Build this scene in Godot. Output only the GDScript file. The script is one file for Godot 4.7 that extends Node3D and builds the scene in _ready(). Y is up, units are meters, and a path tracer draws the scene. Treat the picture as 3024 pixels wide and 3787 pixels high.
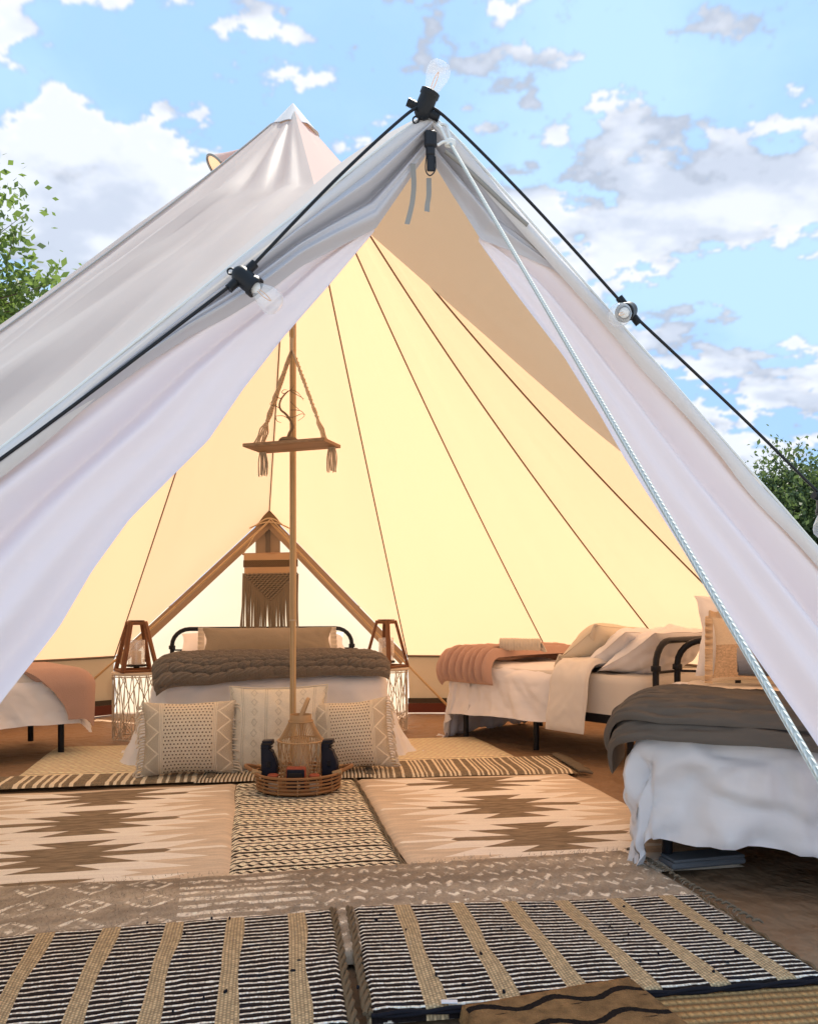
extends Node3D
# A furnished bell tent seen through its open door. Metres, y up; the camera stands at x = 0, z = 0 and looks along -z.

var M := {}
var nz := FastNoiseLite.new()
var rng := RandomNumberGenerator.new()

# ---------------------------------------------------------------- mesh builder
class Geo:
	var v := PackedVector3Array()
	var n := PackedVector3Array()
	var uv := PackedVector2Array()
	var ix := PackedInt32Array()
	var xf := Transform3D()

	func put(p: Vector3, q: Vector3, t: Vector2) -> void:
		v.append(xf * p); n.append((xf.basis * q).normalized()); uv.append(t)

	# a smooth sheet of (nu x nv) cells through f(u, v)
	func grid(nu: int, nv: int, f: Callable, wrap := false) -> Geo:
		var pts := PackedVector3Array()
		var nn := PackedVector3Array()
		var w := nu + 1
		pts.resize(w * (nv + 1)); nn.resize(w * (nv + 1))
		for j in nv + 1:
			for i in w:
				pts[j * w + i] = f.call(float(i) / nu, float(j) / nv)
		var b := v.size()
		for j in nv:
			for i in nu:
				var a := j * w + i
				var q := (pts[a + w] - pts[a + 1]).cross(pts[a + w + 1] - pts[a])
				nn[a] += q; nn[a + 1] += q; nn[a + w] += q; nn[a + w + 1] += q
				ix.append_array([b + a, b + a + 1, b + a + w, b + a + 1, b + a + w + 1, b + a + w])
		if wrap:
			for j in nv + 1:
				var q := nn[j * w] + nn[j * w + nu]
				nn[j * w] = q; nn[j * w + nu] = q
		for j in nv + 1:
			for i in w:
				var q := nn[j * w + i]
				if q.length_squared() < 1e-18: q = Vector3.UP
				put(pts[j * w + i], q, Vector2(float(i) / nu, float(j) / nv))
		return self

	# the same sheet, pushed along its normals by d(u, v, p)
	func bumpy(nu: int, nv: int, f: Callable, d: Callable, wrap := false) -> Geo:
		var k := Geo.new()
		k.grid(nu, nv, f, wrap)
		for i in k.v.size():
			k.v[i] += k.n[i] * (d.call(k.uv[i].x, k.uv[i].y, k.v[i]) as float)
		var w := nu + 1
		return grid(nu, nv, func(u: float, v2: float) -> Vector3: return k.v[int(round(v2 * nv)) * w + int(round(u * nu))], wrap)

	# a flat polygon, its normal turned away from `inside`
	func poly(p: PackedVector3Array, inside: Vector3, uvs := PackedVector2Array()) -> Geo:
		var q := Vector3.ZERO
		for i in p.size():
			q += (p[i] - p[0]).cross(p[(i + 1) % p.size()] - p[0])
		q = q.normalized()
		var mid := Vector3.ZERO
		for x in p: mid += x / p.size()
		var out := q.dot(mid - inside) >= 0.0
		var b := v.size()
		for i in p.size():
			put(p[i], q if out else -q, uvs[i] if uvs.size() else Vector2(p[i].x + p[i].z, p[i].y))
		for i in range(1, p.size() - 1):
			if out: ix.append_array([b, b + i + 1, b + i])
			else: ix.append_array([b, b + i, b + i + 1])
		return self

	# a box with chamfered edges
	func box(c: Vector3, s: Vector3, bev := 0.0) -> Geo:
		var h := s / 2.0
		bev = min(bev, min(h.x, min(h.y, h.z)) * 0.9)
		var at := func(sx: int, sy: int, sz: int, ax: int) -> Vector3:
			var p := Vector3(sx * (h.x - bev), sy * (h.y - bev), sz * (h.z - bev))
			p[ax] = [sx, sy, sz][ax] * h[ax]
			return c + p
		for ax in 3:
			for s1 in [-1, 1]:
				var p := PackedVector3Array()
				for k in [[-1, -1], [1, -1], [1, 1], [-1, 1]]:
					var sg := [0, 0, 0]
					sg[ax] = s1; sg[(ax + 1) % 3] = k[0]; sg[(ax + 2) % 3] = k[1]
					p.append(at.call(sg[0], sg[1], sg[2], ax))
				poly(p, c, PackedVector2Array([Vector2(0, 0), Vector2(1, 0), Vector2(1, 1), Vector2(0, 1)]))
		if bev <= 0.0: return self
		for ax in 3:
			var b1 := (ax + 1) % 3
			var b2 := (ax + 2) % 3
			for k in [[-1, -1], [1, -1], [1, 1], [-1, 1]]:
				var p := PackedVector3Array()
				for e in [[-1, b1], [1, b1], [1, b2], [-1, b2]]:
					var sg := [0, 0, 0]
					sg[ax] = e[0]; sg[b1] = k[0]; sg[b2] = k[1]
					p.append(at.call(sg[0], sg[1], sg[2], e[1]))
				poly(p, c)
		for sx in [-1, 1]:
			for sy in [-1, 1]:
				for sz in [-1, 1]:
					poly(PackedVector3Array([at.call(sx, sy, sz, 0), at.call(sx, sy, sz, 1), at.call(sx, sy, sz, 2)]), c)
		return self

	# a bar with a rectangular section from a to b
	func bar(a: Vector3, b: Vector3, w: float, t: float, side := Vector3.RIGHT, bev := 0.002) -> Geo:
		var keep := xf
		var y := (b - a).normalized()
		var z := side.cross(y).normalized()
		xf = keep * Transform3D(Basis(y.cross(z), y, z), (a + b) / 2.0)
		box(Vector3.ZERO, Vector3(w, (b - a).length(), t), bev)
		xf = keep
		return self

	# a round tube along a line; r is one radius or one per point
	func tube(p: PackedVector3Array, r: Variant, sides := 8, caps := true, uvk := 1.0) -> Geo:
		var np := p.size()
		var up := Vector3.UP
		var t0 := (p[1] - p[0]).normalized()
		if abs(t0.dot(up)) > 0.9: up = Vector3.RIGHT
		var a := t0.cross(up).normalized()
		var b := v.size()
		var run := 0.0
		for i in np:
			var t := (p[min(i + 1, np - 1)] - p[max(i - 1, 0)])
			if t.length_squared() < 1e-14: t = t0
			t = t.normalized()
			a = (a - t * a.dot(t)).normalized()
			var c := t.cross(a)
			var rr: float = r if r is float else r[i]
			if i > 0: run += (p[i] - p[i - 1]).length()
			for k in sides + 1:
				var q := a * cos(TAU * k / sides) + c * sin(TAU * k / sides)
				put(p[i] + q * rr, q, Vector2(float(k) / sides, run * uvk))
			if i > 0:
				for k in sides:
					var e := b + (i - 1) * (sides + 1) + k
					var g := e + sides + 1
					ix.append_array([e, g, e + 1, e + 1, g, g + 1])
		if caps:
			for side in 2:
				var at := b if side == 0 else b + (np - 1) * (sides + 1)
				var q := PackedVector3Array()
				var inv := xf.affine_inverse()
				for k in sides: q.append(inv * v[at + k])
				var p1 := p[1] if side == 0 else p[np - 2]
				poly(q, p1)
		return self

	# a shape turned about y: profile of (radius, height)
	func lathe(pr: PackedVector2Array, sides := 24, sy := 1.0) -> Geo:
		var k := pr.size() - 1
		return grid(sides, k, func(u: float, w: float) -> Vector3:
			var q := pr[int(round(w * k))]
			return Vector3(cos(TAU * u) * q.x, q.y, sin(TAU * u) * q.x * sy), true)

	func lathe_at(pr: PackedVector2Array, at: Vector3, sides := 16) -> Geo:
		var keep := xf
		xf = keep * Transform3D(Basis(), at)
		lathe(pr, sides)
		xf = keep
		return self

	func disc(c: Vector3, r: float, up: Vector3, sides := 24) -> Geo:
		var p := PackedVector3Array()
		var a := up.cross(Vector3(0.31, 0.2, 0.9)).normalized()
		var b := up.cross(a)
		for k in sides: p.append(c + a * cos(TAU * k / sides) * r + b * sin(TAU * k / sides) * r)
		return poly(p, c - up)

	func mesh(m: Material) -> ArrayMesh:
		var ar := []
		ar.resize(Mesh.ARRAY_MAX)
		ar[Mesh.ARRAY_VERTEX] = v; ar[Mesh.ARRAY_NORMAL] = n; ar[Mesh.ARRAY_TEX_UV] = uv; ar[Mesh.ARRAY_INDEX] = ix
		var am := ArrayMesh.new()
		am.add_surface_from_arrays(Mesh.PRIMITIVE_TRIANGLES, ar)
		am.surface_set_material(0, m)
		return am

# ---------------------------------------------------------------- scene helpers
func obj(called: String, g: Geo, m: Material, parent: Node = self) -> MeshInstance3D:
	var o := MeshInstance3D.new()
	o.name = called
	o.mesh = g.mesh(m)
	parent.add_child(o, true)
	return o

func tag(o: Node, label: String, category: String, group := "") -> Node:
	o.set_meta("label", label); o.set_meta("category", category)
	if group: o.set_meta("group", group)
	return o

func thing(called: String, label: String, category: String, at := Vector3.ZERO, turn := 0.0, group := "") -> Node3D:
	var o := Node3D.new()
	o.name = called
	add_child(o, true)
	o.position = at; o.rotation.y = turn
	tag(o, label, category, group)
	return o

func struct(called: String, g: Geo, m: Material) -> MeshInstance3D:
	var o := obj(called, g, m)
	o.set_meta("kind", "structure")
	return o

func V(x: float, y: float, z: float) -> Vector3:
	return Vector3(x, y, z)

func pts(a: Array) -> PackedVector3Array:
	var p := PackedVector3Array()
	for q in a: p.append(q if q is Vector3 else Vector3(q[0], q[1], q[2]))
	return p

# a smooth line through a few points
func curve(a: Array, steps := 8, closed := false) -> PackedVector3Array:
	var p := pts(a)
	var out := PackedVector3Array()
	var k := p.size()
	for i in (k if closed else k - 1):
		for s in steps:
			var g := func(j: int) -> Vector3: return p[(j + k) % k] if closed else p[clampi(j, 0, k - 1)]
			out.append((g.call(i) as Vector3).cubic_interpolate(g.call(i + 1), g.call(i - 1), g.call(i + 2), float(s) / steps))
	out.append(p[0] if closed else p[k - 1])
	return out

# the point at share t of a line's length
func along(p: PackedVector3Array, t: float) -> Vector3:
	var total := 0.0
	for i in p.size() - 1: total += p[i].distance_to(p[i + 1])
	var left := clampf(t, 0, 1) * total
	for i in p.size() - 1:
		var d := p[i].distance_to(p[i + 1])
		if left <= d and d > 0.0: return p[i].lerp(p[i + 1], left / d)
		left -= d
	return p[p.size() - 1]

func lin(r: float, g: float, b: float) -> Color:
	return Color(r, g, b).linear_to_srgb()

func mat(called: String, c: Color, rough := 0.8, extra := {}) -> StandardMaterial3D:
	var m := StandardMaterial3D.new()
	m.resource_name = called
	m.albedo_color = c
	m.roughness = rough
	m.metallic_specular = 0.35
	for k in extra: m.set(k, extra[k])
	M[called] = m
	return m

# an sRGB picture computed from f(u, v) -> Color (sRGB); alpha left out
func paint(w: int, h: int, f: Callable) -> ImageTexture:
	var d := PackedByteArray()
	d.resize(w * h * 3)
	var at := 0
	for j in h:
		for i in w:
			var c: Color = f.call((i + 0.5) / w, (j + 0.5) / h)
			d[at] = clampi(int(c.r * 255.0), 0, 255); d[at + 1] = clampi(int(c.g * 255.0), 0, 255); d[at + 2] = clampi(int(c.b * 255.0), 0, 255)
			at += 3
	return ImageTexture.create_from_image(Image.create_from_data(w, h, false, Image.FORMAT_RGB8, d))

func grey(w: int, h: int, f: Callable) -> ImageTexture:
	var d := PackedByteArray()
	d.resize(w * h)
	var at := 0
	for j in h:
		for i in w:
			d[at] = clampi(int((f.call((i + 0.5) / w, (j + 0.5) / h) as float) * 255.0), 0, 255)
			at += 1
	return ImageTexture.create_from_image(Image.create_from_data(w, h, false, Image.FORMAT_L8, d))

func fr(x: float) -> float:
	return x - floor(x)

func hash2(a: float, b: float) -> float:
	return fr(sin(a * 127.1 + b * 311.7) * 43758.5453)

func sm(a: float, b: float, x: float) -> float:
	return smoothstep(a, b, x)

func noise(x: float, y: float, z := 0.0) -> float:
	return nz.get_noise_3d(x * 100.0, y * 100.0, z * 100.0)

# ---------------------------------------------------------------- main
func _ready() -> void:
	rng.seed = 7
	nz.seed = 11; nz.noise_type = FastNoiseLite.TYPE_SIMPLEX_SMOOTH; nz.frequency = 0.01; nz.fractal_octaves = 3
	var cam := Camera3D.new()
	cam.name = "camera"
	add_child(cam)
	cam.position = Vector3(0, 0.85, 0)
	cam.set_frustum(0.065020, Vector2(0, 0.005941), 0.05, 600.0)
	cam.current = true
	var we := WorldEnvironment.new()
	we.name = "world_environment"
	var env := Environment.new()
	env.background_mode = Environment.BG_SKY
	env.sky = Sky.new()
	env.sky.sky_material = make_sky()
	env.background_energy_multiplier = 0.54
	env.tonemap_mode = Environment.TONE_MAPPER_LINEAR
	env.tonemap_exposure = 2.15
	env.sdfgi_enabled = true; env.ssao_enabled = true; env.ssil_enabled = true
	we.environment = env
	add_child(we)
	var sun := DirectionalLight3D.new()
	sun.name = "sun"
	sun.light_color = Color(1.0, 0.96, 0.9)
	sun.light_energy = 1.25
	sun.light_angular_distance = 0.6
	sun.shadow_enabled = true
	sun.sky_mode = DirectionalLight3D.SKY_MODE_LIGHT_ONLY
	add_child(sun)
	sun.look_at_from_position(Vector3(1.0, 6.8, -4.2), Vector3.ZERO)
	materials()
	furniture_materials()
	ground()
	trees()
	tent()
	front_door()
	back_door()
	string_lights()
	furniture()

func make_sky() -> PanoramaSkyMaterial:
	# broken cloud under a pale blue summer sky, the same all round
	var big := FastNoiseLite.new()
	big.seed = 5; big.frequency = 1.0; big.fractal_octaves = 7; big.fractal_gain = 0.55
	big.noise_type = FastNoiseLite.TYPE_SIMPLEX_SMOOTH
	var w := 3072
	var h := 1536
	var d := PackedByteArray()
	d.resize(w * h * 3)
	for j in h:
		var el := PI * (0.5 - (j + 0.5) / h)
		var step := 4
		for i in w:
			var u := (i + 0.5) / w
			var front: bool = u < 0.13 or u > 0.87
			if not front and (i % step != 0 or j % step != 0) and el > 0.0:
				var src := ((j - j % step) * w + i - i % step) * 3
				var to := (j * w + i) * 3
				d[to] = d[src]; d[to + 1] = d[src + 1]; d[to + 2] = d[src + 2]
				continue
			var c := Color(0.30, 0.33, 0.24)
			if el > 0.0:
				var az := u * TAU
				var dir := Vector3(sin(az) * cos(el), sin(el), -cos(az) * cos(el))
				var q := dir / (dir.y + 0.28)
				var n1 := big.get_noise_3d(q.x * 2.1 + 2.3, q.z * 3.0 + 0.4, dir.y * 1.2)
				var n2 := big.get_noise_3d(q.x * 5.2 + 9.0, q.z * 7.5 + 2.0, 3.0 + dir.y)
				var n3 := big.get_noise_3d(q.x * 14.0, q.z * 20.0, 40.0 + dir.y)
				var az5 := fposmod(az + PI / 5.0, TAU / 5.0) - PI / 5.0      # banks recur round the horizon
				var bank := 0.44 * exp(-pow((az5 + 0.42) / 0.17, 2.0) - pow((el - 0.43) / 0.13, 2.0)) + 0.36 * exp(-pow((az5 - 0.37) / 0.20, 2.0) - pow((el - 0.44) / 0.08, 2.0)) + 0.30 * exp(-pow((az5 - 0.42) / 0.13, 2.0) - pow((el - 0.23) / 0.06, 2.0))
				var cover: float = 0.8 * n1 + 0.42 * n2 + 0.42 * n3 + bank + 0.0
				var a: float = sm(0.03, 0.16, cover)
				var core: float = sm(0.14, 0.36, cover)
				var lit := big.get_noise_3d(q.x * 3.4 + 1.3, q.z * 4.8 + 7.7, 8.0)
				var blue := Color(0.67, 0.825, 1.0).lerp(Color(0.745, 0.885, 1.0), sm(0.0, 0.5, big.get_noise_3d(q.x * 0.9, q.z * 0.9, 20.0) + 0.35))
				var cl: Color = Color(0.72, 0.76, 0.83).lerp(Color(0.95, 0.96, 0.985), sm(-0.25, 0.3, lit + 0.12 + 0.5 * n2))
				cl = cl.lerp(Color(0.87, 0.91, 0.98), core * 0.5)
				cl = Color(0.66, 0.74, 0.87).lerp(cl, sm(0.06, 0.17, cover))
				c = blue.lerp(cl, a)
			var at := (j * w + i) * 3
			d[at] = int(c.r * 255.0); d[at + 1] = int(c.g * 255.0); d[at + 2] = int(c.b * 255.0)
	var sky := PanoramaSkyMaterial.new()
	sky.panorama = ImageTexture.create_from_image(Image.create_from_data(w, h, false, Image.FORMAT_RGB8, d))
	return sky

func materials() -> void:
	var weave := grey(256, 256, func(u: float, v: float) -> float:
		var x := u * 64.0
		var y := v * 64.0
		var a := int(floor(x) + floor(y)) % 2
		return 0.5 + 0.3 * (sin(fr(x) * PI) if a == 0 else sin(fr(y) * PI)) + 0.15 * (hash2(floor(x), floor(y)) - 0.5))
	var cloth := {"heightmap_enabled": true, "heightmap_texture": weave, "heightmap_scale": 0.05, "uv1_triplanar": true, "uv1_scale": Vector3(9, 9, 9)}
	var shade_noise := FastNoiseLite.new()
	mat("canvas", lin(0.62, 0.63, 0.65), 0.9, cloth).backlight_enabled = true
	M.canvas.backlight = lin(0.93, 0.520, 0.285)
	mat("canvas_porch", lin(0.72, 0.66, 0.56), 0.9, cloth).backlight_enabled = true  # right porch slope: tanner and far less translucent than the roof canvas
	M.canvas_porch.backlight = lin(0.22, 0.155, 0.098)
	mat("canvas_front_shaded", lin(0.45, 0.465, 0.48), 0.9, cloth).backlight_enabled = true  # same cloth as canvas; the outer slope's grey shade is put into its colour
	M.canvas_front_shaded.roughness = 0.6
	M.canvas_front_shaded.backlight = lin(0.50, 0.45, 0.38)
	mat("wall_canvas_shaded", lin(0.52, 0.41, 0.29), 0.9, cloth).backlight_enabled = true  # same cloth again, the wall's shade worked into a darker tan
	M.wall_canvas_shaded.backlight = lin(0.15, 0.105, 0.06)
	mat("flap_canvas", lin(0.53, 0.53, 0.57), 0.9, cloth).backlight_enabled = true
	M.flap_canvas.backlight = lin(0.05, 0.048, 0.044)
	mat("sheer", lin(0.88, 0.89, 0.99), 0.9).backlight_enabled = true
	M.sheer.backlight = lin(0.56, 0.56, 0.64)
	mat("brim_canvas", lin(0.70, 0.69, 0.70), 0.9, cloth).backlight_enabled = true
	M.brim_canvas.backlight = lin(0.22, 0.20, 0.16)
	mat("seam", lin(0.17, 0.135, 0.10), 0.9)
	mat("band", lin(0.37, 0.265, 0.175), 0.9, cloth)
	mat("sheet_floor", lin(0.31, 0.20, 0.12), 0.6)
	var ruck := grey(512, 512, func(u: float, v: float) -> float:
		var a := sin(u * TAU); var b := cos(u * TAU)
		return 0.5 + 0.5 * noise(a * 0.5 + 0.3 * noise(v * 3.0, u), b * 0.5, v * 3.2) + 0.25 * noise(a * 1.6, b * 1.6, v * 9.0))
	M.sheet_floor.heightmap_enabled = true; M.sheet_floor.heightmap_scale = 3.0; M.sheet_floor.heightmap_texture = ruck
	M.sheet_floor.uv1_triplanar = true; M.sheet_floor.uv1_scale = Vector3(1.1, 1.1, 1.1)
	mat("tub", lin(0.13, 0.035, 0.02), 0.6)
	mat("tub_dark", lin(0.06, 0.045, 0.03), 0.7)
	mat("bounce_ground", lin(0.42, 0.40, 0.37), 0.95)  # unseen ground, colour made up pale to bounce light into the tent
	mat("bark", lin(0.10, 0.075, 0.05), 0.95)
	mat("leaf_bright", lin(0.075, 0.115, 0.032), 0.6).backlight_enabled = true
	M.leaf_bright.backlight = lin(0.14, 0.21, 0.045)
	mat("leaf_dark", lin(0.055, 0.085, 0.035), 0.6).backlight_enabled = true
	M.leaf_dark.backlight = lin(0.08, 0.12, 0.035)
	mat("black_plastic", lin(0.012, 0.014, 0.018), 0.45)
	mat("rope_white", lin(0.74, 0.76, 0.75), 0.85)
	var braid := func(u: float, v: float) -> float:
		var x := fr(u * 6.0)
		var y := fr(v * 2.0 + (0.5 * x if int(u * 6.0) % 2 == 0 else 0.5 - 0.5 * x))
		return sin(x * PI) * (0.35 + 0.65 * sin(y * PI))
	mat("rope_braid", Color.WHITE, 0.85).albedo_texture = paint(96, 64, func(u: float, v: float) -> Color: return Color(0.72, 0.76, 0.75).lerp(Color(0.97, 0.98, 0.96), braid.call(u, v)))
	M.rope_braid.heightmap_enabled = true; M.rope_braid.heightmap_scale = 0.25
	M.rope_braid.heightmap_texture = grey(96, 64, braid)
	mat("zip_black", lin(0.02, 0.022, 0.028), 0.5)
	mat("door_cloth", lin(0.80, 0.76, 0.68), 0.9, cloth).backlight_enabled = true
	M.door_cloth.backlight = lin(1.0, 0.90, 0.70)
	mat("band_dark", lin(0.17, 0.12, 0.07), 0.9)
	mat("cord_pale", lin(0.55, 0.42, 0.26), 0.9)
	mat("glass", Color(1, 1, 1, 0.20), 0.03, {"transparency": BaseMaterial3D.TRANSPARENCY_ALPHA, "metallic_specular": 0.7})
	mat("filament", lin(0.75, 0.40, 0.18), 0.5)
	mat("tape_grey", lin(0.30, 0.29, 0.27), 0.9)

func ground() -> void:
	struct("ground", Geo.new().poly(pts([[-300, -0.06, 60], [300, -0.06, 60], [300, -0.06, -500], [-300, -0.06, -500]]), V(0, -5, 0)), M.bounce_ground)
	# the groundsheet, a little uneven
	var g := Geo.new().grid(96, 40, func(u: float, v: float) -> Vector3:
		var a := u * TAU
		var r := 2.95 * sqrt(v * 0.999 + 0.001)
		var p := Vector3(-0.589 + r * cos(a), 0.0, -4.0 + r * sin(a))
		p.y = -0.014 + 0.010 * noise(p.x * 0.9, p.z * 2.6) + 0.004 * noise(p.x * 4.0, p.z * 7.0, 3.0)
		return p, true)
	struct("floor", g, M.sheet_floor)

# ---------------------------------------------------------------- trees
func crown(c: Vector3, r: Vector3, clumps: int, per: int, leaf: float, called_mat: Material, parent: Node, tips: PackedVector3Array) -> void:
	var g := Geo.new()
	var tw := Geo.new()
	for k in clumps:
		var q := Vector3(rng.randfn(), rng.randfn(), rng.randfn()).normalized() * pow(rng.randf(), 0.30)
		var lump := 1.0 + 0.35 * noise(q.x * 0.9 + c.x, q.y * 0.9, q.z * 0.9)
		var m := c + Vector3(q.x * r.x, q.y * r.y, q.z * r.z) * lump
		if k < tips.size(): m = tips[k]
		var size := leaf * rng.randf_range(2.2, 4.6)
		var away := (m - c).normalized() + Vector3(rng.randf_range(-0.5, 0.5), rng.randf_range(-0.3, 0.6), rng.randf_range(-0.5, 0.5))
		away = away.normalized()
		if k % 2 == 0 or k < tips.size(): tw.tube(pts([c.lerp(m, 0.62) + V(0, -0.1, 0), c.lerp(m, 0.85), m, m + away * size * 1.2]), PackedFloat32Array([0.022, 0.014, 0.008, 0.003]), 4, false)
		for i in per:
			var p := m + away * rng.randf_range(-1.0, 1.6) * size + Vector3(rng.randfn(), rng.randfn(), rng.randfn()).limit_length(1.7) * size * 0.42
			var d := (away * 0.8 + Vector3(rng.randfn(), rng.randfn() - 0.4, rng.randfn()) * 0.8).normalized()
			var s := d.cross(Vector3(rng.randfn(), rng.randfn(), rng.randfn())).normalized()
			var l := leaf * rng.randf_range(0.5, 1.5)
			var w := l * 0.27
			var nn := d.cross(s).normalized()
			var b := g.v.size()
			var droop := nn * l * 0.12
			g.put(p, nn, Vector2(0, 0)); g.put(p + d * l * 0.5 + s * w - droop * 0.3, nn, Vector2(0, 1)); g.put(p + d * l - droop, nn, Vector2(1, 1)); g.put(p + d * l * 0.5 - s * w - droop * 0.3, nn, Vector2(1, 0))
			g.ix.append_array([b, b + 1, b + 2, b, b + 2, b + 3])
	obj("crown", g, called_mat, parent)
	obj("twigs", tw, M.bark, parent).set_meta("kind", "stuff")

func trunk(parent: Node, base: Vector3, top: Vector3, r: float, c: Vector3, rad: Vector3) -> void:
	var g := Geo.new()
	g.tube(curve([base, base.lerp(top, 0.5) + V(0.15, 0, 0.1), top], 6), _taper(13, r, r * 0.35), 10)
	obj("trunk", g, M.bark, parent)
	for k in 9:
		var t := 0.35 + 0.065 * k
		var from := base.lerp(top, t)
		var a := k * 2.4
		var to := c + Vector3(cos(a) * rad.x * 0.8, rad.y * (0.55 - 0.12 * (k % 5)), sin(a) * rad.z * 0.8)
		var l := Geo.new()
		l.tube(curve([from, from.lerp(to, 0.5) + V(0, 0.25, 0), to], 5), _taper(11, r * 0.3, 0.015), 6)
		obj("limb", l, M.bark, parent)

func _taper(k: int, a: float, b: float) -> PackedFloat32Array:
	var p := PackedFloat32Array()
	for i in k: p.append(lerpf(a, b, float(i) / (k - 1)))
	return p

func trees() -> void:
	var t := thing("leafy_tree", "sunlit tree with narrow bright green leaves left of the tent", "tree", V(-8.85, -0.06, -12.2))
	trunk(t, V(0, 0, 0), V(0.1, 6.6, 0), 0.22, V(0, 5.0, 0), V(2.5, 2.4, 2.4))
	crown(V(0, 5.0, 0), V(2.4, 1.95, 2.3), 1100, 90, 0.13, M.leaf_bright, t, pts([[3.0, 5.85, 0.2], [2.9, 5.6, 0.1], [2.75, 6.0, 0.3], [2.65, 5.7, 0.3], [2.8, 5.4, 0.2], [3.05, 5.6, 0.4], [2.3, 6.7, 0.4], [2.2, 6.9, 0.0], [2.4, 6.5, 0.1], [2.0, 7.0, 0.2], [2.45, 6.2, 0.2], [2.55, 5.3, 0.1], [2.3, 6.3, 0.3]]))
	t = thing("bushy_tree", "dark green tree with a spiky top beyond the right side of the tent", "tree", V(12.5, -0.56, -25.0), 0.0, "trees behind the tent on the right")
	trunk(t, V(0, 0, 0), V(0, 5.2, 0), 0.2, V(0, 3.4, 0), V(2.2, 2.2, 2.2))
	crown(V(0, 3.2, 0), V(2.2, 2.0, 2.1), 900, 70, 0.16, M.leaf_dark, t, pts([[-0.6, 5.6, 0], [-0.65, 5.9, 0], [-0.3, 5.7, 0], [0.4, 5.6, 0.1], [-1.0, 5.3, 0], [0.1, 5.4, 0], [-1.7, 4.7, 0.2], [-1.3, 5.0, 0.2]]))
	t = thing("bushy_tree", "dark green tree cut off by the right edge, lower than its neighbour", "tree", V(15.6, -0.06, -27.0), 0.0, "trees behind the tent on the right")
	trunk(t, V(0, 0, 0), V(0, 5.0, 0), 0.2, V(0, 3.2, 0), V(2.3, 2.2, 2.2))
	crown(V(0, 3.0, 0), V(2.4, 2.2, 2.2), 600, 60, 0.16, M.leaf_dark, t, PackedVector3Array())

# ---------------------------------------------------------------- the tent
const PEAK := Vector3(-0.589, 3.39, -4.0)
const DOOR := Vector3(0.044, 1.885, -1.65)        # peak of the front door
const REAR := Vector3(-1.135, 1.60, -6.40)        # peak of the back door
const JOIN := Vector3(-0.394, 2.60, -3.275)       # where the front ridge meets the cone
var tent_root: Node3D

# a point of the front door's plane: s to the right, y up, n out of the tent
func D(s: float, y: float, n := 0.0) -> Vector3:
	return V(DOOR.x + 0.966 * s + 0.26 * n, y, -1.65 - 0.26 * s + 0.966 * n)

func DL(a: Array, n := 0.0) -> PackedVector3Array:
	var p := PackedVector3Array()
	for q in a: p.append(D(q[0], q[1], n))
	return p

func leg(s: float) -> float:
	return 1.885 - 0.925 * absf(s)

func eave(deg: float, r := 2.85, y := 0.45) -> Vector3:
	var a := deg_to_rad(deg)
	return V(PEAK.x + r * cos(a), y, PEAK.z - r * sin(a))

func rib(e: Vector3, sag: float, t: float) -> Vector3:
	return PEAK.lerp(e, t) - V(0, sag * sin(PI * pow(t, 0.8)), 0)

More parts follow.
